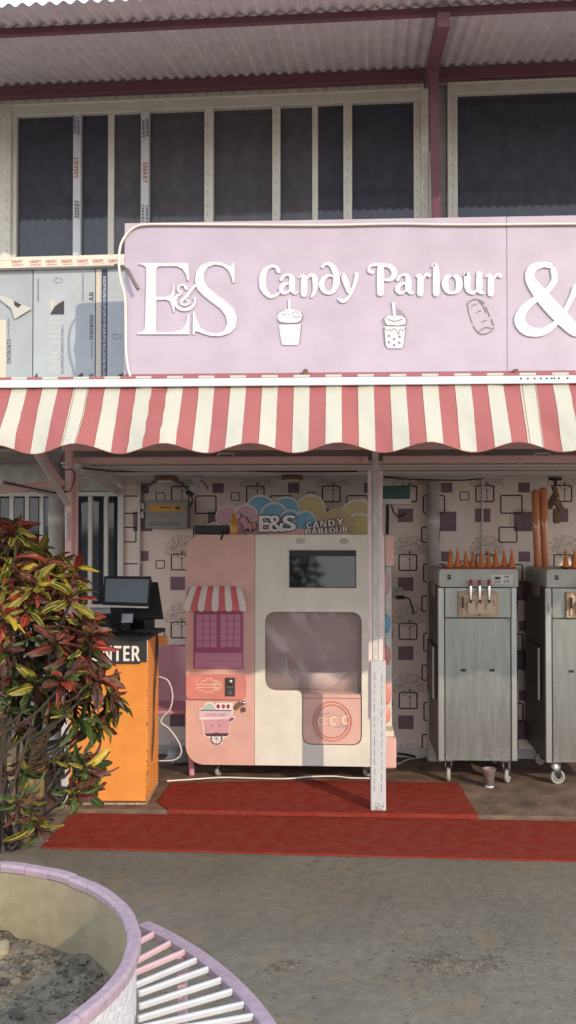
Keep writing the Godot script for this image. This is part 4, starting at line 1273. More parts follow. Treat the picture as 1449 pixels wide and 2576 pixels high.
	obj(s, "pane", M.clear, g)
	s = st()                            # rubber edge of the window
	var edge := A.call([[760, 1756], [760, 1737, 742, 1737, 742, 1737], [698, 1737], [698, 1737, 667, 1737, 667, 1706], [667, 1706], [667, 1567, 667, 1539, 695, 1539], [695, 1539], [882, 1539, 910, 1539, 910, 1567], [910, 1567], [910, 1748]]) as PackedVector2Array
	var ep := []
	for q in edge:
		if ep.is_empty() or ep[-1].distance_to(Vector3(q.x, q.y, zf - 0.004)) > 0.002: ep.append(Vector3(q.x, q.y, zf - 0.004))
	tube(s, ep, 0.0045, 6)
	obj(s, "window_trim", mat(Color(0.22, 0.17, 0.10), 0.5), g)
	# dispensing hatch with its round emblem
	s = st()
	prism(s, A.call([[762, 1757], [908, 1757], [908, 1848], [908, 1848, 908, 1871, 884, 1871], [884, 1871], [786, 1871], [786, 1871, 762, 1871, 762, 1848], [762, 1848]]), zf - 0.2, zf - 0.010)
	var hatch := obj(s, "hatch_box", M.pink_light, g)
	s = st()
	box(s, Vector3(X.call(834.0), Yv.call(1751.0), zf - 0.09), Vector3(X.call(907.0) - X.call(761.0), 0.028, 0.17), 0.004)
	obj(s, "hatch_lid", M.pink_light, hatch)
	s = st()
	box(s, Vector3(X.call(834.0), Yv.call(1737.0), zf - 0.16), Vector3(0.18, 0.045, 0.06), 0.01)
	obj(s, "lid_block", M.pink_paint, hatch)
	var ec := Vector2(X.call(836.0), Yv.call(1814.0))
	var ze := zf - 0.010
	s = st()
	for r in [0.128, 0.108]:
		var ring := []
		for k in 49: ring.append(Vector3(ec.x + cos(TAU * k / 48) * r, ec.y + sin(TAU * k / 48) * r * 1.02, ze + 0.003))
		tube(s, ring, 0.0042, 6)
	obj(s, "emblem_ring", M.salmon, hatch)
	s = st()
	for q in [[800, 1797, 830, 1794], [842, 1829, 872, 1826]]:
		var a := pz(q[0], q[1], ze); var b := pz(q[2], q[3], ze)
		bar(s, a + Vector3(0, 0, 0.001), b + Vector3(0, 0, 0.001), 0.002, 0.012, 0.0, Vector3.BACK)
	obj(s, "emblem_band", mat(Color(0.22, 0.24, 0.42), 0.5), hatch)
	s = st()
	for q in [[800, 1803, 878, 1797], [794, 1827, 872, 1821]]:
		bar(s, pz(q[0], q[1], ze) + Vector3(0, 0, 0.002), pz(q[2], q[3], ze) + Vector3(0, 0, 0.002), 0.004, 0.004, 0.001, Vector3.BACK)
	obj(s, "emblem_line", M.pink_paint, hatch)
	for q in [808, 838, 868]:
		text("C", "sansbold", q - 9, 1802 - (q - 838) * 0.06, q + 9, 1824 - (q - 838) * 0.06, ze, 0.006, M.line_pale, hatch, "letter")
	s = st()
	for q in [823, 853]: box(s, Vector3(X.call(q), Yv.call(1821.0), ze + 0.002), Vector3(0.008, 0.008, 0.004), 0.001)
	obj(s, "letter", M.line_pale, hatch)
	# screen, tilted back a little in its frame
	var sc := Node3D.new(); sc.name = "display"; g.add_child(sc, true)
	obj(pbox(724, 1380, 899, 1482, zf + 0.006, 0.012, 0.003), "bezel", M.cream_paint, sc)
	s = st()
	var ca := pz(727.5, 1384, zf + 0.008); var cb := pz(896, 1479, zf + 0.008)
	box(s, Vector3((ca.x + cb.x) * 0.5, (ca.y + cb.y) * 0.5, zf + 0.0075), Vector3(cb.x - ca.x, ca.y - cb.y, 0.006), 0.001)
	obj(s, "black_border", M.black, sc)
	s = st()
	box(s, Vector3((ca.x + cb.x) * 0.5, (ca.y + cb.y) * 0.5, zf + 0.015), Vector3(cb.x - ca.x - 0.012, ca.y - cb.y - 0.012, 0.003), 0.0005, Basis(Vector3.RIGHT, deg_to_rad(-4.0)))
	obj(s, "screen", M.screen, sc)
	for u in [755.5, 866]:              # speaker holes
		s = st()
		for j in 5:
			for i in 6:
				if absf(i - 2.5) + absf(j - 2) * 0.9 > 3.4: continue
				var p := pz(u + (i - 2.5 + (j % 2) * 0.5 - 0.25) * 4.0, 1361 + (j - 2) * 2.8, zf)
				lathe(s, [Vector2(0, 0), Vector2(0.0032, 0), Vector2(0.0032, 0.0012), Vector2(0, 0.0012)], Vector3(p.x, p.y, zf), 6, Basis(Vector3.RIGHT, PI / 2))
		obj(s, "speaker_grille", M.print_dark, g).set_meta("kind", "stuff")
	# small awning on the pink cabinet
	var aw := Node3D.new(); aw.name = "toy_awning"; g.add_child(aw, true)
	var top0 := 483.0; var top1 := 608.0; var bot0 := 467.0; var bot1 := 622.0
	for i in 9:
		var t0 := i / 9.0; var t1 := (i + 1) / 9.0
		s = st()
		s.set_smooth_group(1)
		var zt := zf + 0.012; var zb := zf + 0.075
		var rows := []
		for j in 7:
			var tt := j / 6.0
			var v := lerpf(1474, 1520, tt)
			var z := lerpf(zt, zb, sqrt(tt))
			rows.append([pz(lerpf(lerpf(top0, bot0, tt), lerpf(top1, bot1, tt), t0), v, zf), pz(lerpf(lerpf(top0, bot0, tt), lerpf(top1, bot1, tt), t1), v, zf), z])
		for j in 6:
			quad(s, Vector3(rows[j][0].x, rows[j][0].y, rows[j][2]), Vector3(rows[j][1].x, rows[j][1].y, rows[j][2]), Vector3(rows[j + 1][1].x, rows[j + 1][1].y, rows[j + 1][2]), Vector3(rows[j + 1][0].x, rows[j + 1][0].y, rows[j + 1][2]))
		s.set_smooth_group(-1)
		var a := pz(lerpf(bot0, bot1, t0) + 0.3, 1519.6, zf); var b := pz(lerpf(bot0, bot1, t1) - 0.3, 1536, zf)
		prism(s, rrect(Vector2(a.x, a.y), Vector2(b.x, b.y), [0.02, 0.02, 0.0, 0.0], 6), zb - 0.006, zb)
		obj(s, "stripe", M.white_stripe if i % 2 == 0 else M.red_stripe, aw)
	# toy window with muntins, and the notice below it
	var tw := Node3D.new(); tw.name = "toy_window"; g.add_child(tw, true)
	obj(pbox(487, 1536, 612, 1683, zf + 0.010, 0.010, 0.002), "frame", M.magenta, tw)
	obj(pbox(493, 1545, 547, 1630, zf + 0.0105, 0.004, 0.0), "pane", M.magenta_pale, tw)
	obj(pbox(553, 1545, 607, 1630, zf + 0.0105, 0.004, 0.0), "pane", M.magenta_pale, tw)
	s = st()
	for w in [493, 553]:
		for i in 4: addp(s, w + i * 17.4 - 0.6, 1545, w + i * 17.4 + 1.2, 1630, zf + 0.0135, 0.003, 0.001)
		for j in 6: addp(s, w, 1545 + j * 16.8 - 0.6, w + 54, 1546 + j * 16.8, zf + 0.0130, 0.003, 0.001)
	obj(s, "muntin", M.magenta, tw).set_meta("kind", "stuff")
	obj(pbox(490, 1642, 609, 1681, zf + 0.013, 0.003, 0.002), "notice", M.magenta_pale, tw)
	text("Automatic door", "sans", 512, 1650, 588, 1658, zf + 0.013, 0.0008, M.pink_print, tw)
	text("Do not open by hand", "sans", 500, 1664, 600, 1673, zf + 0.013, 0.0008, M.pink_print, tw)
	# payment panel
	var pp := Node3D.new(); pp.name = "payment_panel"; g.add_child(pp, true)
	obj(sheet(pxrr(470, 1696, 620, 1758, zf, 0.03), zf + 0.03, 0.026), "plate", M.salmon, pp)
	var zp := zf + 0.0305
	s = st()
	for q in [[[492, 1722], [554, 1722]], [[494, 1729], [548, 1729]], [[508, 1718], [510, 1712], [518, 1712], [522, 1707], [532, 1707], [536, 1712], [544, 1712], [546, 1718]], [[494, 1732], [502, 1736], [508, 1736], [514, 1742], [524, 1740], [532, 1742], [538, 1736], [546, 1733]], [[490, 1715], [492, 1712]], [[496, 1712], [498, 1709]]]:
		outline(s, q, zp, 1.5)
	var sp := []
	for k in 17: sp.append([546 + 6.5 * cos(TAU * k / 16), 1725 + 6.5 * sin(TAU * k / 16)])
	outline(s, sp, zp + 0.0004, 1.5)
	for k in 16: outline(s, [[546 + 9.5 * cos(TAU * k / 16), 1725 + 9.5 * sin(TAU * k / 16)], [546 + 13.5 * cos(TAU * k / 16), 1725 + 13.5 * sin(TAU * k / 16)]], zp, 1.2)
	obj(s, "line_emblem", M.line_pale, pp)
	obj(pbox(566, 1705, 591, 1752, zp + 0.006, 0.006, 0.002), "coin_slot", M.print_dark, pp)
	s = st()
	var cc := pz(578, 1716, zp)
	lathe(s, [Vector2(0, 0.004), Vector2(0.018, 0.004), Vector2(0.022, 0), Vector2(0, 0)], Vector3(cc.x, cc.y, zp + 0.006), 18, Basis(Vector3.RIGHT, PI / 2))
	addp(s, 569, 1727, 588, 1732, zp + 0.008, 0.003, 0.001)
	addp(s, 573, 1737, 584, 1748, zp + 0.008, 0.003, 0.001)
	obj(s, "coin_fitting", M.gun, pp)
	# sticker of a candy cart
	var k := Node3D.new(); k.name = "cart_sticker"; g.add_child(k, true)
	var zs := zf + 0.005
	obj(sheet(pxpoly([[502, 1784], [512, 1778], [518, 1768], [532, 1766], [543, 1775], [545, 1768], [586, 1768], [586, 1786], [584, 1802], [592, 1803], [590, 1810], [577, 1820], [576, 1852], [562, 1858], [558, 1872], [540, 1874], [530, 1866], [528, 1856], [514, 1852], [508, 1812], [502, 1806]], zs), zs, 0.001), "backing", M.letter_white, k)
	obj(sheet(pxpoly([[510, 1810], [578, 1808], [575, 1846], [516, 1848]], zs), zs + 0.0008, 0.0006), "cart_body", M.pink_print, k)
	obj(sheet(pxrr(504, 1788, 583, 1806, zs), zs + 0.0009, 0.0006), "cart_counter", mat(Color(0.66, 0.48, 0.55), 0.5), k)
	obj(sheet(pxrr(504, 1785, 583, 1789, zs), zs + 0.0014, 0.0006), "counter_edge", mat(Color(0.10, 0.20, 0.18), 0.5), k)
	obj(sheet(pxpoly([[508, 1785], [514, 1776], [522, 1770], [532, 1770], [539, 1776], [543, 1785]], zs), zs + 0.0012, 0.0006), "sugar_heap", mat(Color(0.42, 0.52, 0.48), 0.6), k)
	for q in [[549, 0], [562, 1], [574, 2]]:
		var c := pz(q[0], 1777, zs)
		obj(sheet(disc(Vector2(c.x, c.y), 0.012, 14, 0.015), zs + 0.0016, 0.0006), "lollipop", M.red_grip if q[1] != 1 else M.magenta, k)
	text("CLOUDS CANDY", "sans", 516, 1795, 570, 1801, zs + 0.0009, 0.0008, M.magenta, k)
	obj(sheet(pxpoly([[514, 1845], [577, 1844], [572, 1852], [520, 1852]], zs), zs + 0.0018, 0.0006), "axle", M.letter_edge, k)
	obj(sheet(pxpoly([[578, 1806], [590, 1804], [588, 1810], [576, 1818]], zs), zs + 0.0016, 0.0006), "handle", M.magenta, k)
	s = st()
	var wc := pz(545, 1858, zs)
	var wr := []
	for q in 25: wr.append(Vector3(wc.x + cos(TAU * q / 24) * 0.037, wc.y + sin(TAU * q / 24) * 0.037, zs + 0.002))
	tube(s, wr, 0.004, 5)
	for q in 8: bar(s, Vector3(wc.x, wc.y, zs + 0.002), Vector3(wc.x + cos(TAU * q / 8) * 0.036, wc.y + sin(TAU * q / 8) * 0.036, zs + 0.002), 0.001, 0.002, 0.0, Vector3.BACK)
	for u in [534, 552]:
		var c := pz(u, 1825, zs)
		obj(sheet(disc(Vector2(c.x, c.y), 0.005, 10), zs + 0.0016, 0.0008), "dot", M.letter_edge, k)
	obj(s, "wheel", M.letter_edge, k)
	# right-hand column: pink top block, recess with sweets, pink foot
	obj(pbox(969, 1345, 991, 1424, zf + 0.002, 0.3, 0.004), "column_top", M.pink_paint, g)
	obj(pbox(969, 1424, 986, 1870, zf - 0.12, 0.3, 0.004), "column_recess", M.dull_white, g)
	for q in [[968, 1470, 30, 1], [971, 1570, 26, 0], [970, 1650, 28, 2], [972, 1745, 34, 2], [970, 1800, 24, 2]]:
		var c := pz(q[0], q[1], zf - 0.1)
		s = st()
		lathe(s, [Vector2(0, 0.012), Vector2(0.02, 0.012), Vector2(0.027, 0.006), Vector2(0.029, 0.0), Vector2(0, 0.0)], Vector3(c.x + 0.006, c.y, zf - 0.121), 24, Basis(Vector3.RIGHT, PI / 2) * Basis.from_scale(Vector3(1, 1, q[2] / 12.0)))
		obj(s, "sweet_disc", [M.blue_print, M.pink_print, M.salmon][q[3]], g)
	obj(pbox(969, 1838, 990, 1856, zf + 0.03, 0.3, 0.004), "column_shelf", M.print_beige, g)
	obj(pbox(966, 1856, 997, 1934, zf + 0.08, 0.4, 0.008), "column_foot", M.pink_light, g)
	for u in [546, 919]:
		caster(g, py(u, 1953, 0), 0.032, 0.4 if u > 700 else 1.2, yb)
	for u in [560, 930]:
		var p := py(u, 1953, 0)
		caster(g, Vector3(p.x, 0, -6.75), 0.032, 0.9, yb)
	# cloud header with lettering
	var h := Node3D.new(); h.name = "cloud_header"; g.add_child(h, true)
	var zh := zf - 0.22
	var lobes := [[782, 1280, 37, "yellow_print"], [902, 1300, 46, "yellow_print"], [905, 1330, 40, "yellow_print"], [845, 1304, 27, "tan_print"], [815, 1310, 24, "tan_print"], [860, 1322, 34, "tan_print"], [656, 1282, 38, "blue_print"], [720, 1282, 34, "blue_print"], [690, 1300, 37, "blue_print"], [730, 1310, 28, "blue_print"], [768, 1312, 28, "blue_print"], [573, 1301, 31, "pink_print"], [620, 1300, 32, "pink_print"], [540, 1335, 22, "pink_print"], [605, 1325, 30, "pink_print"], [655, 1330, 28, "pink_print"]]
	for i in lobes.size():
		var q: Array = lobes[i]
		var c := pz(q[0], q[1], zh)
		var r: float = q[2] * absf(zh) / F
		var z := zh + i * 0.0016
		var floor_y: float = yt + 0.001
		var rim := cut_disc(Vector2(c.x, c.y), r, floor_y)
		var body := cut_disc(Vector2(c.x, c.y - r * 0.07), r * 0.92, floor_y)
		obj(sheet(rim, z, 0.008), "cloud_rim", M.pale_rim if q[3] != "tan_print" else M.tan_print, h)
		obj(sheet(body, z + 0.0008, 0.0006), "cloud_lobe", M[q[3]], h)
	var zt2 := zh + lobes.size() * 0.0016 + 0.001
	var strip := st()
	prism(strip, pxrr(655, 1330, 770, 1345, zt2 - 0.004), zt2 - 0.008, zt2 - 0.002)
	prism(strip, pxrr(762, 1336, 875, 1345, zt2 - 0.004), zt2 - 0.008, zt2 - 0.0022)
	obj(strip, "header_strip", M.pink_paint, h)
	var sign_letters := [["E", 651, 1297, 680, 1338], ["&", 676, 1296, 716, 1338], ["S", 710, 1296, 744, 1336]]
	for q in sign_letters:
		for o in [[-2.4, 0], [2.4, 0], [0, -2.4], [0, 2.4], [1.8, 1.8], [-1.8, 1.8], [1.8, -1.8], [-1.8, -1.8]]:
			text(q[0], "sansbold", q[1] + o[0], q[2] + o[1], q[3] + o[0], q[4] + o[1], zt2 + o[0] * 0.00006 + o[1] * 0.00003, 0.003, M.letter_edge, h, "letter_edge")
		text(q[0], "sansbold", q[1], q[2], q[3], q[4], zt2 + 0.004, 0.004, M.letter_white, h, "letter")
	for q in [["C", 771, 1313, 784, 1329], ["A", 787, 1312, 803, 1328], ["N", 806, 1310, 821, 1325], ["D", 826, 1308, 842, 1323], ["Y", 847, 1304, 864, 1320], ["P", 768, 1330, 781, 1344], ["A", 783, 1329, 798, 1343], ["R", 801, 1329, 815, 1343], ["L", 818, 1328, 828, 1342], ["O", 829, 1327, 844, 1341], ["U", 846, 1326, 859, 1340], ["R", 862, 1324, 875, 1338]]:
		for o in [[-1.6, 0], [1.6, 0], [0, -1.6], [0, 1.6]]:
			text(q[0], "sansbold", q[1] + o[0], q[2] + o[1], q[3] + o[0], q[4] + o[1], zt2 + o[0] * 0.00006 + o[1] * 0.00003, 0.003, M.letter_edge, h, "letter_edge")
		text(q[0], "sansbold", q[1], q[2], q[3], q[4], zt2 + 0.004, 0.004, M.letter_white, h, "letter")
	# small pink unicorn cut-out
	var uz := zt2 + 0.001
	obj(sheet(pxpoly([[600, 1308], [606, 1298], [602, 1288], [612, 1298], [622, 1300], [627, 1310], [632, 1316], [640, 1310], [646, 1318], [645, 1330], [638, 1336], [634, 1340], [628, 1338], [622, 1334], [616, 1340], [610, 1339], [610, 1328], [607, 1318], [600, 1314]], uz), uz + 0.002, 0.003), "unicorn_edge", M.letter_edge, h)
	obj(sheet(pxpoly([[602, 1309], [608, 1300], [613, 1301], [620, 1304], [624, 1314], [632, 1318], [634, 1326], [633, 1337], [629, 1337], [626, 1329], [618, 1330], [616, 1338], [612, 1338], [612, 1326], [609, 1316], [602, 1313]], uz), uz + 0.003, 0.001), "unicorn", M.pink_print, h)
	obj(sheet(pxpoly([[612, 1300], [620, 1302], [625, 1312], [624, 1322], [618, 1316], [616, 1306]], uz), uz + 0.0036, 0.0008), "mane", M.salmon, h)
	obj(sheet(pxpoly([[634, 1318], [640, 1312], [644, 1319], [643, 1329], [637, 1332]], uz), uz + 0.0034, 0.001), "tail", M.salmon, h)
	rebase(g, Vector3((xl + xr) * 0.5, 0, zf - d * 0.5))
	# lock and key tag hanging by the payment panel
	var kt := thing("key_and_tag", "key with a brown tag hanging from the pink cabinet's lock", "key")
	s = st(); box(s, pz(599, 1775, zf + 0.02), Vector3(0.028, 0.055, 0.006), 0.002, Basis(Vector3.BACK, -0.7)); obj(s, "tag", M.brown_wood, kt)
	s = st(); box(s, pz(613, 1785, zf + 0.02), Vector3(0.026, 0.03, 0.008), 0.002, Basis(Vector3.BACK, 0.3)); obj(s, "tag", M.brown_steel, kt)
	s = st(); lathe(s, [Vector2(0, 0.012), Vector2(0.012, 0.012), Vector2(0.017, 0.0), Vector2(0, 0.0)], pz(613, 1768, zf + 0.004), 16, Basis(Vector3.RIGHT, PI / 2)); obj(s, "lock", M.chrome, kt)
	s = st(); box(s, pz(612, 1772, zf + 0.022), Vector3(0.006, 0.03, 0.003), 0.001, Basis(Vector3.BACK, -0.5)); obj(s, "key", M.chrome, kt)
	rebase(kt, pz(613, 1768, zf + 0.004))
	# things standing on top of the machine
	s = st()
	var ba := pz(486, 1336, zf - 0.02); var bb := pz(572, 1333, zf - 0.02)
	var bh := 0.062
	box(s, Vector3((ba.x + bb.x) * 0.5, yt + bh * 0.5 + 0.0005, zf - 0.10), Vector3(bb.x - ba.x, bh, 0.15), 0.006, Basis(Vector3.UP, 0.06))
	var bx := single(s, "black_speaker_box", M.black, "low black box lying on top of the pink cabinet's rounded shoulder", "box")
	wire("black_lead", [Vector3(bb.x - 0.02, yt + 0.03, zf - 0.02), Vector3(bb.x - 0.025, yt + 0.012, zf + 0.008), Vector3(bb.x - 0.035, yt - 0.02, zf + 0.01), Vector3(bb.x - 0.04, yt - 0.035, zf + 0.009)], 0.007, M.black_soft, "short black lead hanging over the pink cabinet's top edge")
	s = st()
	var bo := pz(590, 1345, zf - 0.05)
	lathe(s, [Vector2(0, 0), Vector2(0.026, 0), Vector2(0.028, 0.01), Vector2(0.027, 0.085), Vector2(0.018, 0.105), Vector2(0.011, 0.115), Vector2(0.012, 0.14), Vector2(0, 0.14)], Vector3(bo.x, yt + 0.0005, bo.z + 0.035), 20)
	single(s, "amber_bottle", M.amber, "small amber bottle standing on the vending machine before the clouds", "bottle")

func cut_disc(c: Vector2, r: float, y0: float) -> PackedVector2Array:   # disc that stands on y0
	var p := PackedVector2Array()
	for k in 40:
		var a := TAU * k / 40
		p.append(Vector2(c.x + cos(a) * r, max(c.y + sin(a) * r, y0)))
	var q := PackedVector2Array()
	for i in p.size():
		var nx := p[(i + 1) % p.size()]; var pv := p[(i - 1 + p.size()) % p.size()]
		if p[i].y > y0 or nx.y > y0 or pv.y > y0: q.append(p[i])
	return q

func ice_cream() -> void:
	var zf := -6.22
	var lab := ["steel soft ice cream machine with nine cones on top, beside the thin conduit", "steel soft ice cream machine beside the tall plastic-wrapped cone stacks"]
	var g := thing("ice_cream_machine", lab[0], "ice cream machine", "soft ice cream machines")
	var X := func(u: float) -> float: return pz(u, 1600, zf).x
	var Yv := func(v: float) -> float: return pz(1200, v, zf).y
	var xl: float = X.call(1102.0); var xr: float = X.call(1302.0)
	var yt: float = Yv.call(1432.0); var ym: float = Yv.call(1477.0); var yb: float = Yv.call(1915.0)
	var d := 0.66
	var s := st()
	box(s, Vector3((xl + xr) * 0.5, (ym + yb) * 0.5, zf - d * 0.5 - 0.012), Vector3(xr - xl - 0.002, ym - yb, d), 0.004)
	obj(s, "cabinet", M.side_brown, g)
	s = st()
	prism(s, rrect(Vector2(X.call(1105.0), ym + 0.002), Vector2(X.call(1303.5), yt), [0.006, 0.006, 0.022, 0.022]), zf - d * 0.98, zf + 0.012)
	obj(s, "head_housing", M.head_grey, g)
	obj(pbox(1106, 1438.6, 1303, 1439.6, zf + 0.0125, 0.002, 0.0), "seam_line", M.head_seam, g)
	obj(pbox(1102, 1478, 1118.5, 1915, zf, 0.03, 0.003), "front_stile", M.steel_edge, g)
	obj(pbox(1286, 1478, 1302, 1915, zf, 0.03, 0.003), "front_stile", M.steel_edge, g)
	obj(pbox(1119.5, 1478.5, 1285, 1553.5, zf - 0.002, 0.02, 0.002), "upper_panel", M.steel, g)
	var lp := obj(pbox(1119.5, 1555.5, 1285, 1915, zf - 0.001, 0.02, 0.002), "lower_panel", M.steel, g)
	for u in [1166, 1238]:
		obj(pbox(u - 6.5, 1683, u + 6.5, 1689.5, zf + 0.001, 0.004, 0.001), "finger_slot", M.black, lp)
	for q in [[1124, 1560], [1279, 1561], [1124, 1725], [1279, 1726], [1283, 1911]]:
		s = st(); var p := pz(q[0], q[1], zf)
		lathe(s, [Vector2(0, 0.003), Vector2(0.004, 0.002), Vector2(0.005, 0), Vector2(0, 0)], Vector3(p.x, p.y, zf - 0.001), 10, Basis(Vector3.RIGHT, PI / 2))
		obj(s, "screw", M.gun, lp)
	s = st()                            # scuffs along the foot of the panel
	for i in 90:
		var p := pz(rng.randf_range(1122, 1283), 1912 - 32 * pow(rng.randf(), 2.0), zf)
		box(s, Vector3(p.x, p.y, zf - 0.0008), Vector3(rng.randf_range(0.003, 0.02), 0.0012, 0.0006), 0.0, Basis(Vector3.BACK, rng.randf() * 3.14))
	var sf := obj(s, "scuff_marks", M.cladding, lp)
	sf.set_meta("kind", "stuff")
	# dispensing head
	var dh := Node3D.new(); dh.name = "dispensing_head"; g.add_child(dh, true)
	obj(sheet(pxrr(1152, 1488, 1253, 1551, zf, 0.006), zf + 0.030, 0.032), "block", M.beige, dh)
	obj(sheet(pxrr(1160, 1496, 1247, 1546, zf, 0.008), zf + 0.040, 0.010), "raised_plate", M.beige_pale, dh)
	s = st()
	for u in [1184.5, 1208, 1231]:
		prism(s, pxrr(u - 10.6, 1511, u + 10.6, 1540, zf, 0.010), zf + 0.039, zf + 0.070)
	prism(s, pxrr(1175, 1524, 1243, 1543, zf, 0.014), zf + 0.039, zf + 0.066)
	obj(s, "nozzle_block", M.beige_pale, dh)
	for u in [1184.5, 1208, 1231]: obj(pbox(u - 3, 1509, u + 3, 1518, zf + 0.0715, 0.006, 0.001), "slot", M.print_dark, dh)
	for q in [[1164, 1502, 1167, 1530], [1242, 1512, 1244, 1524], [1206, 1545, 1209, 1549], [1219, 1516, 1220.5, 1535], [1196, 1516, 1197.5, 1535]]: obj(pbox(q[0], q[1], q[2], q[3], zf + 0.0712, 0.032, 0.001), "groove", M.print_dark, dh)
	for u in [1184.5, 1207, 1231]:
		var a := pz(u, 1512, zf + 0.06); var b := pz(u - 0.5, 1458, zf + 0.05)
		var lv := st()
		tube(lv, [a + Vector3(0, -0.005, 0), a.lerp(b, 0.3), a.lerp(b, 0.72)], [0.0055, 0.009, 0.010], 10)
		var lever := obj(lv, "lever", M.chrome, dh)
		lv = st()
		tube(lv, [a.lerp(b, 0.70), a.lerp(b, 0.74), a.lerp(b, 0.96), b], [0.0105, 0.0115, 0.0115, 0.006], 10)
		obj(lv, "grip", M.red_grip, lever)
	# switch and key pad
	obj(pbox(1125.5, 1446, 1134.5, 1457.5, zf + 0.016, 0.006, 0.001), "switch", M.black, g)
	obj(pbox(1128, 1449, 1132, 1453, zf + 0.0175, 0.002, 0.0005), "switch_mark", mat(Color(0.12, 0.25, 0.22), 0.4), g)
	var kp := obj(pbox(1235, 1446, 1290.5, 1469.5, zf + 0.0145, 0.004, 0.001), "key_pad", M.case_grey, g)
	kp.material_override = M.dull_white
	s = st()
	addp(s, 1245, 1451, 1259, 1457.5, zf + 0.0155, 0.001, 0.0)
	for q in [[1246, 1462], [1254, 1462], [1268, 1462], [1276, 1461]]: addp(s, q[0], q[1], q[0] + 3.6, q[1] + 3.4, zf + 0.0155, 0.001, 0.0)
	for q in [[1269, 1450], [1273, 1449], [1277, 1449]]: addp(s, q[0], q[1], q[0] + 3, q[1] + 3.4, zf + 0.0155, 0.001, 0.0)
	obj(s, "key_print", M.print_dark, kp)
	# side fittings
	s = st(); box(s, Vector3(xl - 0.012, Yv.call(1700.0), zf - 0.33), Vector3(0.024, 0.36, 0.40), 0.003); obj(s, "side_vent", M.side_brown, g)
	s = st(); box(s, Vector3(xl - 0.02, Yv.call(1700.0), zf - 0.115), Vector3(0.012, 0.35, 0.012), 0.002); obj(s, "vent_edge", M.head_grey, g)
	s = st(); box(s, Vector3(xl - 0.003, Yv.call(1489.0), zf - 0.28), Vector3(0.004, 0.085, 0.24), 0.001); obj(s, "side_label", mat(Color(0.42, 0.30, 0.29), 0.6), g)
	for q in [[1128, 1967, 1.45], [1275, 1970, 1.15]]:
		caster(g, py(q[0], q[1], 0), 0.048, q[2], yb)
	for q in [1128, 1275]:
		var p := py(q, 1968, 0)
		caster(g, Vector3(p.x, 0, -6.78), 0.048, 1.4, yb)
	rebase(g, Vector3((xl + xr) * 0.5, 0, zf - d * 0.5))
	var g2: Node3D = g.duplicate()
	g2.name = numbered("ice_cream_machine")
	add_child(g2)
	var dx: float = X.call(1372.5) - X.call(1105.0)
	g2.position += Vector3(dx + 0.004, 0, 0.012)
	tag(g2, lab[1], "ice cream machine", "soft ice cream machines")
	var turn := [0.1, 0.3, 0.6, 1.0]; var i := 0
	for c in g2.get_children():
		if str(c.name).begins_with("caster"):
			c.rotation.y = turn[i % 4]; i += 1
	# red trays and cones
	var hs := [46, 46, 43, 42, 44, 42, 46, 44, 48]
	var us := [1133, 1151, 1173, 1190, 1210, 1230, 1249, 1270, 1287, 1422, 1444, 1465, 1486, 1506]
	for m in 2:
		s = st()
		var xa: float = X.call(1122.0) + m * (dx + 0.004); var xb: float = X.call(1300.0) + m * (dx + 0.004)
		if m == 1: xa += 0.10
		box(s, Vector3((xa + xb) * 0.5, yt + 0.0075, zf - 0.11 + m * 0.012), Vector3(xb - xa, 0.014, 0.22), 0.004)
		single(s, "cone_tray", M.tray_red, ["dark red tray under the nine upturned cones", "dark red tray of cones beside the tall wrapped stacks"][m], "tray")
	var base := st()
	lathe(base, [Vector2(0.0225, 0), Vector2(0.024, 0.002), Vector2(0.0235, 0.012), Vector2(0.020, 0.016), Vector2(0.0030, 0.118), Vector2(0, 0.121)], Vector3.ZERO, 14)
	base.generate_normals()
	var cone: ArrayMesh = base.commit()
	for k in us.size():
		var o := MeshInstance3D.new()
		o.mesh = cone
		o.material_override = M.wafer
		o.name = numbered("wafer_cone")
		var p := pz(us[k], 1430, zf - 0.03)
		o.position = Vector3(p.x, yt + 0.0148, zf - 0.035 + rng.randf_range(-0.02, 0.01) + (0.012 if k > 8 else 0.0))
		o.basis = Basis(Vector3.FORWARD, rng.randf_range(-0.03, 0.03)) * Basis(Vector3.UP, rng.randf() * 6.0) * Basis.from_scale(Vector3(1, (hs[k % 9]) / 46.0, 1))
		add_child(o)
		var second := k > 8
		tag(o, "upturned orange wafer cone on the tray beside the wrapped cone stacks" if second else "upturned orange wafer cone in the row of nine on the red tray", "cone", "upturned wafer cones")
	# tall sleeves of nested cones at the back of the second machine
	for q in [[1353, 1235, 1404, "shorter sleeve of nested orange cones, next to the taller one"], [1373, 1229, 1406, "taller sleeve of nested orange cones beside the brown ornament"]]:
		var st2 := thing("cone_stack", q[3], "cone stack", "wrapped stacks of cones")
		var zc := -6.62
		var c0 := Vector3(pz(q[0], 1400, zc).x, yt, zc); var top := pz(q[0] - 3, q[1], zc)
		var hh := top.y - yt
		var prof := []
		var nn := 26
		for j in nn:
			var y := hh * j / nn
			prof.append(Vector2(0.026, y)); prof.append(Vector2(0.0275, y + hh / nn * 0.55)); prof.append(Vector2(0.0265, y + hh / nn * 0.9))
		prof.append(Vector2(0.02, hh)); prof.append(Vector2(0, hh + 0.01))
		s = st()
		lathe(s, prof, Vector3.ZERO, 18, Basis(Vector3.BACK, 0.03))
		obj(s, "nested_cones", M.wafer, st2)
		s = st()
		lathe(s, [Vector2(0.031, 0.003), Vector2(0.0305, hh * 0.5), Vector2(0.031, hh), Vector2(0.010, hh + 0.02)], Vector3.ZERO, 18, Basis(Vector3.BACK, 0.03))
		obj(s, "plastic_sleeve", M.sleeve, st2)
		st2.position = c0
	# peeled sticker on the second machine's edge
	s = st()
	s.set_smooth_group(1)
	var sx: float = xl + dx
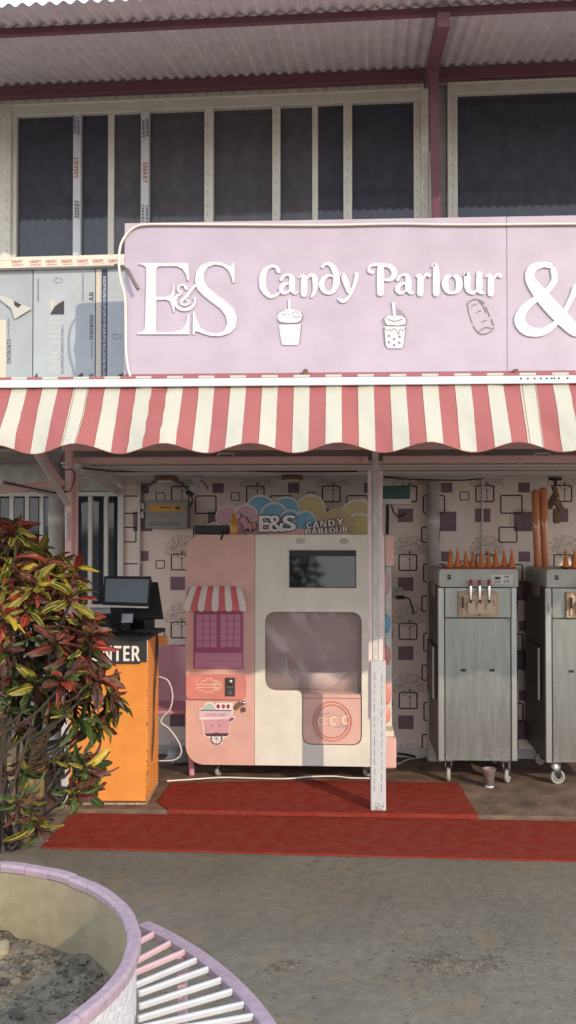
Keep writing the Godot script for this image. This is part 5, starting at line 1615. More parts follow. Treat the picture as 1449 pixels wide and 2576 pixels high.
	for j in 10:
		var f := func(t: float) -> Vector3: return Vector3(sx + 0.006 + 0.02 * t, Yv.call(1480.0 + 62 * t), zf + 0.014 + 0.03 * t * t + 0.006 * sin(t * 9.0))
		var a: Vector3 = f.call(j / 10.0); var b: Vector3 = f.call((j + 1) / 10.0)
		quad(s, a, a + Vector3(0.035 - 0.002 * j, 0, 0.004), b + Vector3(0.033 - 0.002 * j, 0, 0.004), b)
	single(s, "peeled_sticker", M.dull_white, "pale strip of peeling film curling off an ice cream machine's edge", "sticker")

func counter() -> void:
	var g := thing("till_counter", "orange till counter with a black name board", "counter")
	var zf := -5.66
	var xr := pz(371, 1800, zf).x; var xl := pz(168, 1800, zf).x
	var yt := pz(371, 1607, zf).y
	var turn := deg_to_rad(2.5)
	var d := 0.44
	var o := Vector3(xr, 0, zf)
	var P := func(x: float, y: float, z: float) -> Vector3: return o + Basis(Vector3.UP, turn) * Vector3(x, y, z)
	var w := xr - xl
	var bs := Basis(Vector3.UP, turn)
	var part := func(c: Vector3, sz: Vector3, nm: String, m: Material, bev := 0.004) -> MeshInstance3D:
		var s := st()
		box(s, P.call(c.x, c.y, c.z), sz, bev, bs)
		return obj(s, nm, m, g)
	part.call(Vector3(-w * 0.5, yt * 0.5 + 0.008, -0.012), Vector3(w, yt - 0.03, 0.024), "front_board", M.orange)
	part.call(Vector3(-0.0125, yt * 0.5 + 0.004, -0.026 - d * 0.5), Vector3(0.022, yt - 0.04, d - 0.004), "side_board", M.orange)
	part.call(Vector3(-w + 0.0125, yt * 0.5 + 0.004, -0.026 - d * 0.5), Vector3(0.022, yt - 0.04, d - 0.004), "side_board", M.orange)
	part.call(Vector3(-w * 0.5, yt + 0.004, -d * 0.5), Vector3(w + 0.012, 0.022, d + 0.03), "counter_top", M.black_soft)
	part.call(Vector3(-w * 0.5, 0.007, -0.02 - d * 0.5), Vector3(w - 0.004, 0.012, d + 0.05), "plinth", M.orange_worn)
	part.call(Vector3(0.035, yt - 0.06, -d + 0.03), Vector3(0.06, 0.06, 0.03), "rear_bracket", M.orange)
	part.call(Vector3(-w * 0.5, yt - 0.15, -d), Vector3(w - 0.05, 0.5, 0.02), "shelf_back", M.black_soft)
	# chipped paint along the corner
	var s := st()
	for i in 26:
		box(s, P.call(-rng.randf_range(0.0, 0.006), [rng.randf_range(0.03, 0.25), rng.randf_range(0.03, 0.9)][i % 2], 0.0006), Vector3(rng.randf_range(0.002, 0.006), rng.randf_range(0.004, 0.02), 0.0008), 0.0, bs)
	obj(s, "paint_chip", M.brown_steel, g).set_meta("kind", "stuff")
	# name board
	var nb := Node3D.new(); nb.name = "name_board"; g.add_child(nb, true)
	var b0 := pz(371, 1669, zf).y
	s = st()
	var poly := PackedVector2Array([Vector2(-w - 0.02, b0), Vector2(-0.045, b0), Vector2(-0.035, b0 + 0.012), Vector2(-0.002, b0 + 0.012), Vector2(-0.002, yt + 0.006), Vector2(-w - 0.02, yt + 0.006)])
	prism(s, poly, 0.001, 0.013)
	var bd := obj(s, "board", M.black_soft, nb)
	bd.transform = Transform3D(bs, o)
	s = st()
	box(s, Vector3(-0.001, (yt + b0) * 0.5 + 0.008, 0.007), Vector3(0.003, yt - b0 - 0.02, 0.011), 0.0)
	var ed := obj(s, "board_edge", M.letter_white, nb)
	ed.transform = Transform3D(bs, o)
	var tm := text("COUNTER", "sansbold", 178, 1624, 354, 1661, zf + 0.014, 0.002, M.letter_white, nb)
	tm.position.z = zf + 0.014
	tm.basis = bs * tm.basis
	var c0 := tm.mesh.get_aabb().get_center()
	var want: Vector3 = P.call((pz(266, 1640, zf).x - xr), pz(266, 1642.5, zf).y, 0.0142)
	tm.position = want - tm.basis * c0
	rebase(g, Vector3((xl + xr) * 0.5, 0, zf - d * 0.5))
	# till on top
	var yt2 := yt + 0.0155
	var t := thing("till_terminal", "black touch screen till with a pale customer tablet on the counter", "till")
	s = st()
	var q := [pz(282, 1466, -5.88), pz(396, 1464, -5.88), pz(410, 1555, -5.80), pz(300, 1556, -5.80)]
	slab(s, q, 0.03)
	obj(s, "rear_monitor", M.black, t)
	s = st()
	slab(s, [pz(262, 1449, -5.74), pz(380, 1450, -5.74), pz(374, 1529, -5.68), pz(258, 1524, -5.68)], 0.012)
	var tb := obj(s, "tablet", M.black, t)
	s = st()
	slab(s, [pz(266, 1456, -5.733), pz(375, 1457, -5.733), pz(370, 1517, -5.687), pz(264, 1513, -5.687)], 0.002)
	obj(s, "tablet_screen", mat(Color(0.19, 0.23, 0.26), 0.12), tb)  # pale blue-grey base colour stands in for sky reflected in the screen
	s = st()
	slab(s, [pz(258, 1522, -5.676), pz(374, 1526, -5.676), pz(373, 1530, -5.674), pz(258, 1527, -5.674)], 0.004)
	obj(s, "tablet_edge", M.dull_white, tb)
	s = st(); bar(s, pz(292, 1526, -5.70), Vector3(pz(292, 1600, -5.76).x, yt2, -5.77), 0.07, 0.02, 0.006, Vector3.BACK); obj(s, "tablet_stand", M.black, t)
	s = st(); bar(s, pz(345, 1552, -5.82), Vector3(pz(345, 1600, -5.9).x, yt2 + 0.01, -5.92), 0.10, 0.03, 0.006, Vector3.BACK); obj(s, "monitor_stand", M.black, t)
	s = st(); box(s, Vector3(pz(345, 1600, -5.9).x, yt2 + 0.009, -5.92), Vector3(0.2, 0.018, 0.18), 0.006); obj(s, "monitor_base", M.black, t)
	rebase(t, Vector3(pz(330, 1600, -5.8).x, yt2, -5.85))
	var pr := thing("receipt_printer", "black receipt printer with a pale paper label on the counter", "printer")
	s = st(); var pc := pz(268, 1560, -5.74)
	box(s, Vector3(pc.x, yt2 + 0.062, -5.80), Vector3(0.14, 0.122, 0.12), 0.014, Basis(Vector3.UP, 0.1)); obj(s, "body", M.black, pr)
	s = st(); slab(s, [pz(297, 1544, -5.735), pz(335, 1544, -5.735), pz(333, 1566, -5.730), pz(298, 1566, -5.730)], 0.002); obj(s, "paper_label", M.cladding, pr)
	rebase(pr, Vector3(pc.x, yt2, -5.80))
	s = st(); var qc := pz(372, 1598, -5.80)
	box(s, Vector3(qc.x, yt2 + 0.014, -5.86), Vector3(0.17, 0.026, 0.12), 0.008, Basis(Vector3.UP, -0.2))
	single(s, "black_keypad", M.black_soft, "flat black keypad lying at the counter's open end", "keypad")
	# leads over the counter's side
	for k in 3:
		var e := [0.0, 0.006, 0.012][k] as float
		wire("black_lead", [P.call(-0.05, yt + 0.02, -0.30 - e), P.call(0.003, yt + 0.012, -0.30 - e), P.call(0.008 + e, yt - 0.1, -0.28 - e), P.call(0.006, yt - 0.35, -0.24 - e + [0.0, 0.02, -0.02][k]), P.call(0.008, yt - 0.62, -0.2 + [0.01, -0.015, 0.02][k]), P.call(0.007, yt - 0.75 - e * 3, -0.14)], 0.0035, M.black_soft, "thin black lead hanging down the side of the orange counter", "cable", "leads on the counter's side")
	wire("white_cable", [pz(400, 1702, -6.12), pz(423, 1713, -6.12), pz(434, 1748, -6.12), pz(428, 1783, -6.12), pz(410, 1803, -6.12), pz(406, 1818, -6.12), pz(426, 1834, -6.12), pz(449, 1866, -6.12), pz(456, 1893, -6.12), pz(440, 1911, -6.12), pz(400, 1914, -6.12)], 0.0055, M.slat_white, "white cable looping out behind the orange counter")

func slab(s: SurfaceTool, q: Array, t: float) -> void:   # plate from four front corners (clockwise from top left)
	var n: Vector3 = (q[3] - q[0]).cross(q[1] - q[0]).normalized()
	var c := Vector3.ZERO
	for p in q: c += p * 0.25
	c -= n * t * 0.5
	var f: Array[Vector3] = [q[0], q[1], q[2], q[3]]
	orient(s, f, c)
	f = [q[0] - n * t, q[1] - n * t, q[2] - n * t, q[3] - n * t]
	orient(s, f, c)
	for i in 4:
		var j := (i + 1) % 4
		f = [q[i], q[j], q[j] - n * t, q[i] - n * t]
		orient(s, f, c)

func planter() -> void:
	var h := 0.58
	var c := Vector3(-1.216, 0, -2.400)
	var ro := 0.692
	var g := thing("round_planter", "round concrete planter with a pale pink rim and bare soil", "planter")
	var s := st()
	lathe(s, [Vector2(ro - 0.012, YARD - 0.02), Vector2(ro - 0.012, h - 0.030)], c, 96)
	obj(s, "outer_wall", M.planter_white, g)
	s = st()
	lathe(s, [Vector2(ro - 0.034, h - 0.028), Vector2(ro - 0.034, 0.0)], c, 96)
	lathe(s, [Vector2(ro - 0.034, h - 0.0305), Vector2(ro - 0.012, h - 0.0305)], c, 96)
	obj(s, "inner_wall", M.planter_inner, g)
	var n := 44
	for i in n:                         # rim blocks with fine joints
		var w := TAU / n
		var a0 := i * w + 0.0016; var a1 := (i + 1) * w - 0.0016
		var dy := rng.randf_range(-0.0015, 0.0015); var dr := rng.randf_range(-0.002, 0.002)
		s = st()
		var prof := [Vector2(ro - 0.038, h - 0.026), Vector2(ro - 0.038, h - 0.010), Vector2(ro - 0.032, h - 0.001), Vector2(ro - 0.008, h), Vector2(ro, h - 0.008), Vector2(ro, h - 0.030)]
		var m := 4
		var q := func(k: int, t: int) -> Vector3:
			var a := lerpf(a0, a1, float(t) / m)
			return c + Vector3(cos(a) * (prof[k].x + dr), prof[k].y + dy, sin(a) * (prof[k].x + dr))
		for k in prof.size():
			var k2 := (k + 1) % prof.size()
			for t in m: quad(s, q.call(k, t), q.call(k, t + 1), q.call(k2, t + 1), q.call(k2, t))
		for t in [0, m]:
			for k in range(1, prof.size() - 1):
				tri(s, q.call(0, t), q.call(k, t), q.call(k + 1, t))
		obj(s, "rim_block", M.rim, g)
	# soil heaped unevenly
	var fn := FastNoiseLite.new(); fn.seed = 21; fn.frequency = 3.0; fn.fractal_octaves = 5
	var ri := ro - 0.036
	var sy := func(x: float, z: float) -> float:
		var e := Vector2(x, z).length() / ri
		return 0.335 + fn.get_noise_2d(x, z) * 0.05 - 0.05 * smoothstep(0.3, -0.5, x) * 0.0 + 0.05 * (1.0 - e)
	s = st()
	s.set_smooth_group(1)
	var rings := 40; var seg := 110
	for i in rings:
		for k in seg:
			var f := func(ii: int, kk: int) -> Vector3:
				var r := ri * ii / rings; var a := TAU * kk / seg
				var x := cos(a) * r; var z := sin(a) * r
				return c + Vector3(x, sy.call(x, z), z)
			var p0: Vector3 = f.call(i, k); var p1: Vector3 = f.call(i, k + 1); var p2: Vector3 = f.call(i + 1, k + 1); var p3: Vector3 = f.call(i + 1, k)
			tri(s, p0, p2, p1)
			tri(s, p0, p3, p2)
	obj(s, "soil", M.soil, g)
	var rock := st()
	for i in 8:
		pass
	var mm := MultiMesh.new()
	mm.transform_format = MultiMesh.TRANSFORM_3D
	mm.mesh = clod_mesh(3)
	mm.instance_count = 1800
	for i in 1800:
		var r := ri * sqrt(rng.randf()) * 0.97; var a := rng.randf() * TAU
		var x := cos(a) * r; var z := sin(a) * r
		var sc := rng.randf_range(0.004, 0.011) * (1.8 if rng.randf() < 0.10 else 1.0)
		mm.set_instance_transform(i, Transform3D(Basis.from_euler(Vector3(rng.randf() * 6, rng.randf() * 6, rng.randf() * 6)).scaled(Vector3(sc, sc * 0.7, sc)), c + Vector3(x, sy.call(x, z) + sc * 0.15, z)))
	var mi := MultiMeshInstance3D.new()
	mi.multimesh = mm
	mi.name = "soil_clods"
	mi.material_override = M.soil
	mi.set_meta("kind", "stuff")
	g.add_child(mi)
	s = st()
	for i in 90:                        # dry leaves and twigs
		var r := ri * sqrt(rng.randf()) * 0.93; var a := rng.randf() * TAU
		var x := cos(a) * r; var z := sin(a) * r
		var p := c + Vector3(x, sy.call(x, z) + 0.012, z)
		var t := rng.randf() * TAU
		if i % 4 == 0:
			var l := rng.randf_range(0.05, 0.16)
			tube(s, [p, p + Vector3(cos(t) * l * 0.5, 0.012, sin(t) * l * 0.5), p + Vector3(cos(t) * l, 0.0, sin(t) * l)], 0.0025, 5)
		else:
			var dv := Vector3(cos(t), rng.randf_range(-0.2, 0.3), sin(t)) * rng.randf_range(0.015, 0.035); var e := Vector3(-sin(t), 0.3, cos(t)) * 0.010
			quad(s, p - dv, p + e, p + dv, p - e)
	var lt := obj(s, "leaf_litter", M.bark, g)
	lt.set_meta("kind", "stuff")
	# brick halves against the inner wall, buried in the soil
	for q in [[-0.25, -0.52, 0.5], [-0.08, -0.50, 1.2], [0.12, -0.52, 0.3], [-0.40, -0.40, 0.9]]:
		s = st()
		box(s, c + Vector3(q[0], sy.call(q[0], q[1]) + 0.012, q[1]), Vector3(0.10, 0.03, 0.07), 0.008, Basis.from_euler(Vector3(0.2, q[2], 0.15)))
		obj(s, "brick", M.planter_inner, g)
	rebase(g, c + Vector3(0, YARD, 0))
	bench(c, ro)

func clod_mesh(sd: int) -> ArrayMesh:
	var r := RandomNumberGenerator.new(); r.seed = sd
	var s := st()
	var ico := SphereMesh.new(); ico.radius = 1.0; ico.height = 2.0; ico.radial_segments = 7; ico.rings = 4
	var a := ico.get_mesh_arrays()
	var v: PackedVector3Array = a[Mesh.ARRAY_VERTEX]; var ix: PackedInt32Array = a[Mesh.ARRAY_INDEX]
	var jit := {}
	for i in ix.size():
		var p := v[ix[i]]
		var k := p.snapped(Vector3.ONE * 0.01)
		if not jit.has(k): jit[k] = r.randf_range(0.7, 1.2)
		s.add_vertex(p * jit[k])
	s.generate_normals()
	return s.commit()

func bench(c: Vector3, ro: float) -> void:
	var g := thing("curved_bench", "curved bench of white slats with a pink rim against the planter", "bench")
	var h := 0.40
	var oc := Vector3(-1.63, 0, -1.814)
	var r := 1.605
	var s: SurfaceTool
	var e0 := py(362, 2313, h)
	var a0 := atan2(e0.z - oc.z, e0.x - oc.x) + 0.01; var a1 := 0.30
	# rim: end to end blocks of flat bar
	var n := 12
	for i in n:
		s = st()
		var b0 := lerpf(a0, a1, float(i) / n) + 0.0012; var b1 := lerpf(a0, a1, float(i + 1) / n) - 0.0012
		var m := 5
		var prof := [Vector2(r - 0.042, h - 0.03), Vector2(r - 0.042, h - 0.004), Vector2(r - 0.038, h), Vector2(r - 0.004, h), Vector2(r, h - 0.004), Vector2(r, h - 0.03)]
		var q := func(k: int, t: int) -> Vector3:
			var a := lerpf(b0, b1, float(t) / m)
			return oc + Vector3(cos(a) * prof[k].x, prof[k].y, sin(a) * prof[k].x)
		for k in prof.size():
			var k2 := (k + 1) % prof.size()
			for t in m: quad(s, q.call(k, t), q.call(k, t + 1), q.call(k2, t + 1), q.call(k2, t))
		for t in [0, m]:
			for k in range(1, prof.size() - 1): tri(s, q.call(0, t), q.call(k, t), q.call(k + 1, t))
		obj(s, "rim_block", M.rim, g)
	var outer := [[810, 510], [895, 555], [985, 595], [1065, 628], [1120, 680], [1180, 738], [1235, 797], [1290, 867], [1330, 932]]
	var inner := [[715, 562], [715, 650], [715, 708], [715, 772], [715, 822], [715, 887], [720, 947], [742, 992], [900, 1004]]
	for i in outer.size() + 3:
		var a: Vector3; var b: Vector3
		if i < outer.size():
			a = py(outer[i][0] * 0.5, 2075.5 + outer[i][1] * 0.5, h); b = py(inner[i][0] * 0.5, 2075.5 + inner[i][1] * 0.5, h)
		else:
			var k := i - outer.size() + 1
			a = py(665, 2541.5, h) + Vector3(0.06, 0, 0.11) * k; b = py(450, 2577.5, h) + Vector3(0.02, 0, 0.11) * k
		var dir := (b - a).normalized()
		# run the slat in until it meets the planter wall
		var p := a
		for t in 400:
			p += dir * 0.004
			if Vector2(p.x - c.x, p.z - c.z).length() < ro - 0.004 or p.distance_to(a) > 1.4: break
		s = st()
		for t in 60:
			if Vector2(a.x - oc.x, a.z - oc.z).length() < r - 0.038: break
			a += dir * 0.003
		bar(s, a + Vector3(0, -0.012, 0), p + Vector3(0, -0.012, 0), 0.013, 0.018, 0.003)
		obj(s, "slat", M.slat_pink if i < 3 else M.slat_white, g)
	for a in [-0.75, -0.35, 0.05]:
		s = st()
		var p := oc + Vector3(cos(a) * (r - 0.035), 0, sin(a) * (r - 0.035))
		box(s, Vector3(p.x, (h - 0.03 + YARD) * 0.5, p.z), Vector3(0.03, h - 0.03 - YARD, 0.03), 0.003)
		obj(s, "leg", M.slat_pink, g)
	rebase(g, oc + Vector3(r * 0.9, YARD, -0.4))

func leaf_mesh(cols: Array, curl: float, twist: float, sd: int) -> ArrayMesh:   # cols: blade, vein, edge (linear)
	var r := RandomNumberGenerator.new(); r.seed = sd
	var s := st()
	s.set_smooth_group(1)
	var ny := 8; var nx := 8
	var rows := []
	for j in ny + 1:
		var t := float(j) / ny
		var w := 0.150 * pow(sin(PI * pow(t, 1.25)), 0.48) * (1.0 if t > 0.1 else 0.6) + 0.006
		var row := []
		var cp := Vector3(0, t * (1.0 - 0.12 * curl * t), -0.34 * curl * t * t)
		for i in nx + 1:
			var x := (float(i) / nx * 2.0 - 1.0)
			var p := Vector3(x * w, 0, absf(x) * w * 0.55 + 0.035 * sin(t * 16.0 + x * 2.0) * absf(x))
			p = Basis(Vector3.UP, twist * t) * p
			row.append(cp + p)
		rows.append(row)
	for j in ny:
		for i in nx:
			for k in [[0, 0], [1, 0], [1, 1], [0, 0], [1, 1], [0, 1]]:
				var ii: int = i + k[0]; var jj: int = j + k[1]
				var x := absf(float(ii) / nx * 2.0 - 1.0)
				var col: Color = cols[0]
				if x < 0.1: col = cols[1]
				elif x > 0.95: col = cols[2]
				elif r.randf() < 0.12: col = col.lerp(cols[1], 0.6)
				s.set_color(col)
				s.add_vertex(rows[jj][ii])
	s.generate_normals()
	return s.commit()

func croton() -> void:
	var g := thing("croton_shrub", "leafy croton shrub with red, green and yellow leaves before the orange counter", "shrub")
	var G := Color(0.035, 0.058, 0.018); var Y := Color(0.44, 0.31, 0.04); var D := Color(0.055, 0.028, 0.022); var RD := Color(0.25, 0.024, 0.022); var O := Color(0.14, 0.13, 0.035); var PK := Color(0.30, 0.10, 0.06)  # leaf colours; yellow and red brightened so the upper leaves look sunlit
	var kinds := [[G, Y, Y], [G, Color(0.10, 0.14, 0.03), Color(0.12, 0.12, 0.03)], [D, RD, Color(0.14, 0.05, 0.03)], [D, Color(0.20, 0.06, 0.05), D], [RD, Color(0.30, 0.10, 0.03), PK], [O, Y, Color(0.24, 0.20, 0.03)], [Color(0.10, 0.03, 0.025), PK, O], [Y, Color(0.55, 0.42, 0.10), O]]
	var lm := []
	for i in kinds.size():
		for k in 3: lm.append(leaf_mesh(kinds[i], [0.6, 1.3, 2.0][k], [0.5, -1.2, 2.0][k], i * 10 + k))
	var tips := [[20, 1345], [8, 1392], [60, 1402], [112, 1425], [150, 1448], [32, 1440], [92, 1478], [188, 1445], [15, 1508], [70, 1525], [130, 1515], [182, 1505], [28, 1572], [95, 1585], [160, 1575], [212, 1560], [228, 1578], [40, 1642], [110, 1652], [180, 1645], [205, 1662], [30, 1712], [90, 1722], [160, 1712], [225, 1702], [250, 1712], [40, 1782], [110, 1782], [180, 1772], [285, 1748], [292, 1772], [60, 1842], [200, 1815], [248, 1828], [262, 1800], [185, 1928], [222, 1935], [238, 1912], [150, 1915], [62, 1930], [228, 1972], [185, 1995], [215, 1990], [85, 2062], [95, 2085], [48, 2020], [225, 1640], [232, 1600], [205, 1690], [60, 1365], [95, 1395], [40, 1330], [-30, 1420], [-50, 1520], [-40, 1620], [-60, 1720], [-40, 1820], [-30, 1900], [5, 1470], [10, 1550], [70, 1450], [140, 1620], [60, 1680], [120, 1740], [205, 1600], [10, 1640], [150, 1790]]
	var root := Vector3(-1.80, YARD, -4.95)
	var many := []
	var edge := [[1300, 20], [1380, 85], [1420, 190], [1500, 185], [1560, 225], [1640, 225], [1720, 255], [1780, 270], [1850, 240], [1900, 215], [1960, 215], [2010, 180], [2060, 100]]
	for i in 62:                        # inner tips that thicken the crown
		var v := rng.randf_range(1400, 1960)
		var lim := 20.0
		for q in edge:
			if v >= q[0]: lim = q[1]
		if v > 1770: continue
		tips.append([rng.randf_range(-70, lim - 35), v, 1])
	for q in tips:
		if q[0] > 120: q[0] -= (q[0] - 120) * 0.03
	var mains := []
	for qi in tips.size():
		var q: Array = tips[qi]
		var z := -4.55 + rng.randf_range(-0.32, 0.30)
		if q.size() > 2: z = -4.78 + rng.randf_range(-0.2, 0.12)
		var tip := pz(q[0], q[1], z)
		var dir := (tip - Vector3(-1.75, 0.75, -4.75))
		dir = (dir.normalized() + Vector3(rng.randf_range(-0.2, 0.2), 0.45 if q[1] < 1850 else -0.35, 0.15)).normalized()
		var mid := root.lerp(tip, 0.55) + Vector3(-0.06, -0.12, 0) + Vector3(rng.randfn() * 0.05, 0, rng.randfn() * 0.05)
		var s := st()
		var start := root + Vector3(rng.randfn() * 0.05, 0, rng.randfn() * 0.05)
		if qi % 7 == 0 or mains.size() < 4: mains.append([start, mid, tip])
		else:                           # side branch off the nearest main stem
			var best: Array = mains[0]
			for mn in mains:
				if mn[2].distance_to(tip) < best[2].distance_to(tip): best = mn
			start = best[1].lerp(best[2], rng.randf_range(0.1, 0.7))
			mid = start.lerp(tip, 0.5) + Vector3(0, -0.04, 0)
		tube(s, smooth([start, mid, tip - dir * 0.05, tip + dir * 0.03], 4), [0.010, 0.0095, 0.009, 0.0085, 0.008, 0.008, 0.0075, 0.0075, 0.007, 0.006, 0.0055, 0.005, 0.004], 6)
		obj(s, "branch", M.bark, g)
		var n := rng.randi_range(10, 15)
		var high: float = clampf((1800.0 - q[1]) / 400.0, 0.0, 1.0)  # sunlight put into the colour: higher tips draw brighter leaf kinds
		for k in n:
			var az := k * 2.4 + rng.randf() * 0.6
			var side := dir.cross(Vector3(0.3, 0.1, 1.0)).normalized()
			var up := side.cross(dir).normalized()
			var spread := lerpf(0.35, 1.45, float(k) / n) + rng.randf_range(-0.15, 0.15)
			var ld := (dir * cos(spread) + (side * cos(az) + up * sin(az)) * sin(spread)).normalized()
			ld = (ld + Vector3(0, -0.12, 0)).normalized()
			var nrm := (dir - ld * dir.dot(ld)).normalized()
			var xx := ld.cross(nrm).normalized()
			var len := rng.randf_range(0.09, 0.170)
			var b := Basis(xx, ld, nrm).orthonormalized() * Basis(Vector3.UP, rng.randf_range(-0.5, 0.5))
			var roll := rng.randf()
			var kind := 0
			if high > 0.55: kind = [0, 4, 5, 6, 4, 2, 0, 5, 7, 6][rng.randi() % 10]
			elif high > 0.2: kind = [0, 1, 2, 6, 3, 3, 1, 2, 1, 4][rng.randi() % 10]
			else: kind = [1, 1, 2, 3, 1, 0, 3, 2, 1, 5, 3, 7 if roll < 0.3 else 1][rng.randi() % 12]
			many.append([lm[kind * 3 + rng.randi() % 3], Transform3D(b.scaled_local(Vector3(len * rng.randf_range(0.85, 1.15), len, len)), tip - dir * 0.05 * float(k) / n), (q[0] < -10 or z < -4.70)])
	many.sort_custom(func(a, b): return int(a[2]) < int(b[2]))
	var rest := SurfaceTool.new()
	rest.begin(Mesh.PRIMITIVE_TRIANGLES)
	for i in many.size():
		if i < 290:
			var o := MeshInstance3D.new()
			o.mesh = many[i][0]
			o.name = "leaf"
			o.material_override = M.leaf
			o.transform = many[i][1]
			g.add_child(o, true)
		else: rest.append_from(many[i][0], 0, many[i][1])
	var o := MeshInstance3D.new()
	o.mesh = rest.commit()
	o.name = "inner_foliage"
	o.material_override = M.leaf
	o.set_meta("kind", "stuff")
	g.add_child(o)
	rebase(g, root)
	# the tan box bed it grows beside, mostly out of the picture
	var s := st()
	var e := py(34, 2082, YARD)
	box(s, Vector3(e.x - 0.5, YARD + 0.2, e.z - 0.3), Vector3(1.0, 0.4, 0.6), 0.01)
	single(s, "plant_bed", M.tan_wall, "tan rendered bed wall at the foot of the croton", "bed")

func carpet(pts: Array, y: float, t: float, called: String, m: Material, label: String, parent: Node3D = null) -> void:
	var s := st()
	var p := []
	for i in pts.size():
		var a: Vector3 = pts[i]; var b: Vector3 = pts[(i + 1) % pts.size()]
		var n := int(a.distance_to(b) / 0.12) + 1
		for k in n:
			var q := a.lerp(b, float(k) / n)
			p.append(Vector2(q.x + rng.randf_range(-0.003, 0.003), q.z + rng.randf_range(-0.003, 0.003)))
	var poly := PackedVector2Array(p)
	var tr := Geometry2D.triangulate_polygon(poly)
	for i in range(0, tr.size(), 3):
		var f: Array[Vector3] = []
		for k in 3: f.append(Vector3(poly[tr[i + k]].x, y + t, poly[tr[i + k]].y))
		orient(s, f, Vector3(f[0].x, y - 1.0, f[0].z))
	for i in poly.size():
		var a := poly[i]; var b := poly[(i + 1) % poly.size()]
		quad(s, Vector3(a.x, y, a.y), Vector3(b.x, y, b.y), Vector3(b.x, y + t, b.y), Vector3(a.x, y + t, a.y))
	if parent: obj(s, called, m, parent)
	else: single(s, called, m, label, "carpet")

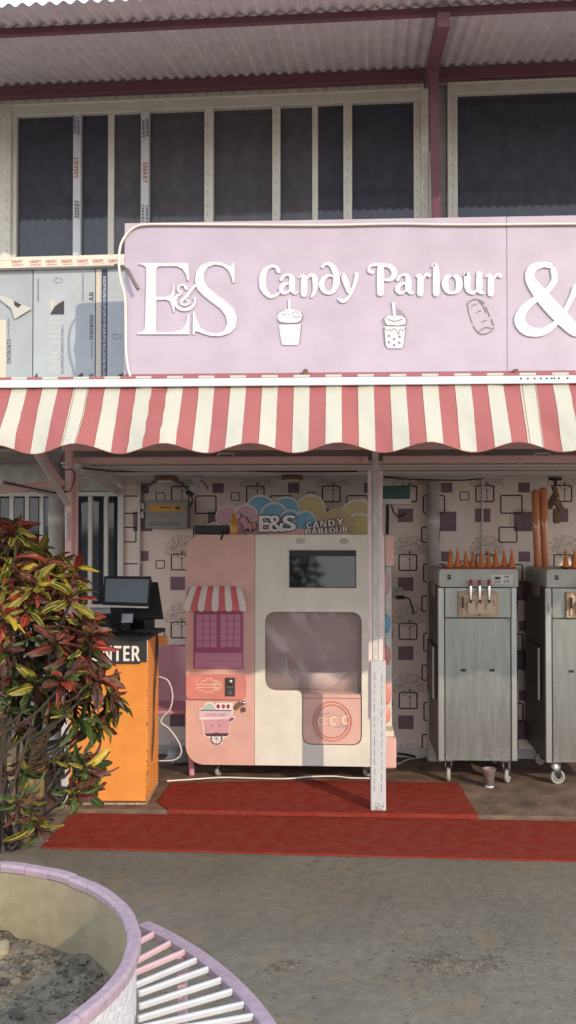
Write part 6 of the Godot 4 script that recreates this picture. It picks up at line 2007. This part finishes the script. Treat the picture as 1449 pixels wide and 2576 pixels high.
func small_things() -> void:
	var s: SurfaceTool
	# red carpets
	var a := py(105, 2135, YARD); var b := py(1449, 2170, YARD)
	var k := (b.z - a.z) / (b.x - a.x)
	carpet([a, Vector3(3.2, YARD, a.z + k * (3.2 - a.x)), Vector3(3.2, YARD, -5.548), Vector3(py(205, 2024, YARD).x, YARD, -5.548)], YARD + 0.001, 0.009, "yard_carpet", M.carpet, "long worn red carpet lying on the grey yard along the step")
	s = st()
	var fx0 := py(424, 2038, 0).x; var fx1 := py(1196, 2042, 0).x
	box(s, Vector3((fx0 + fx1) * 0.5, -0.0055, -5.5545), Vector3(fx1 - fx0, 0.029, 0.007), 0.002)
	var fc := thing("floor_carpet", "red carpet on the kiosk floor before the pink vending machine", "carpet")
	obj(s, "folded_edge", M.carpet, fc)
	carpet([py(397, 2020, 0), py(424, 2038, 0) * Vector3(1, 1, 0) + Vector3(0, 0, -5.552), py(940, 2039, 0) * Vector3(1, 1, 0) + Vector3(0, 0, -5.55), py(1196, 2042, 0) * Vector3(1, 1, 0) + Vector3(0, 0, -5.553), py(1152, 1972, 0), py(800, 1966, 0), py(432, 1972, 0)], 0.001, 0.008, "pile", M.carpet, "", fc)
	rebase(fc, Vector3((fx0 + fx1) * 0.5, 0, -5.8))
	# cables on the floor
	wire("floor_cable", [py(420, 1970, 0), py(480, 1966, 0), py(560, 1961, 0), py(640, 1963, 0), py(720, 1964, 0), py(780, 1959, 0), py(840, 1958, 0), py(880, 1962, 0), py(930, 1963, 0)].map(func(p): return p + Vector3(0, 0.014, 0)), 0.0055, M.tube_white, "white cable lying on the floor in front of the vending machine")
	wire("floor_cable", [py(1000, 1925, 0), py(1030, 1912, 0), py(1060, 1908, 0), py(1085, 1900, 0)].map(func(p): return p + Vector3(0, 0.008, 0)), 0.006, M.slat_white, "white cable on the floor leading behind the ice cream machine")
	wire("floor_cable", [py(1000, 1906, 0), py(1025, 1909, 0), py(1045, 1914, 0)].map(func(p): return p + Vector3(0, 0.03, 0)), 0.008, M.black_soft, "short black cable along the wall foot by the vending machine")
	# plastic cup
	var c := thing("plastic_cup", "translucent brown plastic cup standing under the ice cream machine", "cup")
	var p := py(1231, 1980, 0)
	s = st(); lathe(s, [Vector2(0, 0.002), Vector2(0.026, 0.002), Vector2(0.042, 0.118), Vector2(0.045, 0.119), Vector2(0.045, 0.124), Vector2(0.041, 0.123), Vector2(0.0245, 0.004), Vector2(0, 0.004)], Vector3.ZERO, 24); obj(s, "cup_wall", M.cup, c)
	s = st(); lathe(s, [Vector2(0.0265, 0), Vector2(0.028, 0.0), Vector2(0.028, 0.012), Vector2(0.027, 0.012)], Vector3.ZERO, 24); obj(s, "base_ring", M.dull_white, c)
	s = st(); lathe(s, [Vector2(0, 0.005), Vector2(0.0255, 0.005), Vector2(0.034, 0.075), Vector2(0, 0.075)], Vector3.ZERO, 20); obj(s, "drink", mat(Color(0.08, 0.04, 0.045), 0.2), c)
	c.position = p
	# scraps on the kiosk floor
	s = st()
	for i in 22:
		var q := py(rng.randf_range(1180, 1449), rng.randf_range(1985, 2040), 0)
		box(s, q + Vector3(0, 0.0025, 0), Vector3(rng.randf_range(0.003, 0.014), 0.003, rng.randf_range(0.002, 0.006)), 0.0, Basis(Vector3.UP, rng.randf() * 3.0))
	var sc := single(s, "floor_scraps", M.print_grey, "small crumbs and paper scraps on the brown kiosk floor", "litter")
	sc.set_meta("kind", "stuff")
	# plastic chair behind the counter
	var ch := thing("plastic_chair", "pink plastic chair standing behind the counter's open end", "chair")
	var zc := -6.55
	var x0 := pz(418, 1600, zc).x
	s = st()
	s.set_smooth_group(1)
	var bk := func(i: int, j: int) -> Vector3:
		var u := (i / 12.0) * 2.0 - 1.0; var t := j / 8.0
		var hw := lerpf(0.20, 0.17, t)
		return Vector3(x0 + u * hw, 0.44 + t * 0.40 * (1.0 - 0.14 * u * u * u * u), zc - 0.18 - 0.05 * t + 0.06 * u * u)
	for i in 12:
		for j in 8: quad(s, bk.call(i, j), bk.call(i, j + 1), bk.call(i + 1, j + 1), bk.call(i + 1, j))
	obj(s, "backrest", M.chair_pink, ch)
	s = st(); box(s, Vector3(x0, 0.43, zc), Vector3(0.42, 0.025, 0.40), 0.01); obj(s, "seat", M.chair_pink, ch)
	for q in [[-1, -1], [1, -1], [-1, 1], [1, 1]]:
		s = st(); bar(s, Vector3(x0 + q[0] * 0.19, 0.42, zc + q[1] * 0.17), Vector3(x0 + q[0] * 0.22, 0.0, zc + q[1] * 0.21), 0.035, 0.035, 0.008, Vector3.BACK); obj(s, "leg", M.chair_pink, ch)
	for q in [-1, 1]:
		s = st()
		tube(s, smooth([Vector3(x0 + q * 0.19, 0.68, zc - 0.17), Vector3(x0 + q * 0.24, 0.66, zc), Vector3(x0 + q * 0.23, 0.62, zc + 0.16), Vector3(x0 + q * 0.20, 0.43, zc + 0.18)], 5), 0.02, 8)
		obj(s, "armrest", M.chair_pink, ch)
	rebase(ch, Vector3(x0, 0, zc))
	# crumpled bag on the floor by the chair
	s = st()
	s.set_smooth_group(1)
	var n := FastNoiseLite.new(); n.seed = 2; n.frequency = 1.6
	var bc := py(447, 1925, 0)
	var bg := func(i: int, j: int) -> Vector3:
		var az := TAU * i / 20.0; var e := PI * j / 12.0
		var d := Vector3(cos(az) * sin(e), cos(e), sin(az) * sin(e))
		var r := 1.0 + 0.45 * n.get_noise_3dv(d * 1.4)
		return bc + Vector3(d.x * 0.09 * r, 0.055 + max(d.y * 0.06 * r, -0.054), d.z * 0.08 * r - 0.05)
	for i in 20:
		for j in 12: quad(s, bg.call(i, j), bg.call(i, j + 1), bg.call(i + 1, j + 1), bg.call(i + 1, j))
	single(s, "plastic_bag", M.bag, "crumpled grey green plastic bag on the floor by the pink chair", "bag")
	# a yard tree across from the shop, behind the viewer
	var h := thing("yard_tree", "dense bushy tree standing in the yard across from the kiosk", "tree")
	s = st(); tube(s, [Vector3(-1.9, YARD, 5.2), Vector3(-1.85, 1.0, 5.2), Vector3(-1.9, 2.2, 5.1)], [0.09, 0.07, 0.04], 10); obj(s, "trunk", M.bark, h)
	s = st()
	for i in 5200:
		var d := Vector3(rng.randfn(), rng.randfn(), rng.randfn()).normalized() * pow(rng.randf(), 0.4)
		var q := Vector3(-1.9 + d.x * 1.75, 2.0 + d.y * 2.0, 5.2 + d.z * 1.3)
		var e := Vector3(rng.randfn(), rng.randfn(), rng.randfn()).normalized() * 0.10; var f := Vector3(rng.randfn(), rng.randfn(), rng.randfn()).normalized() * 0.05
		quad(s, q - e, q + f, q + e, q - f)
	obj(s, "crown", M.hedge, h)
	rebase(h, Vector3(-1.9, YARD, 5.2))
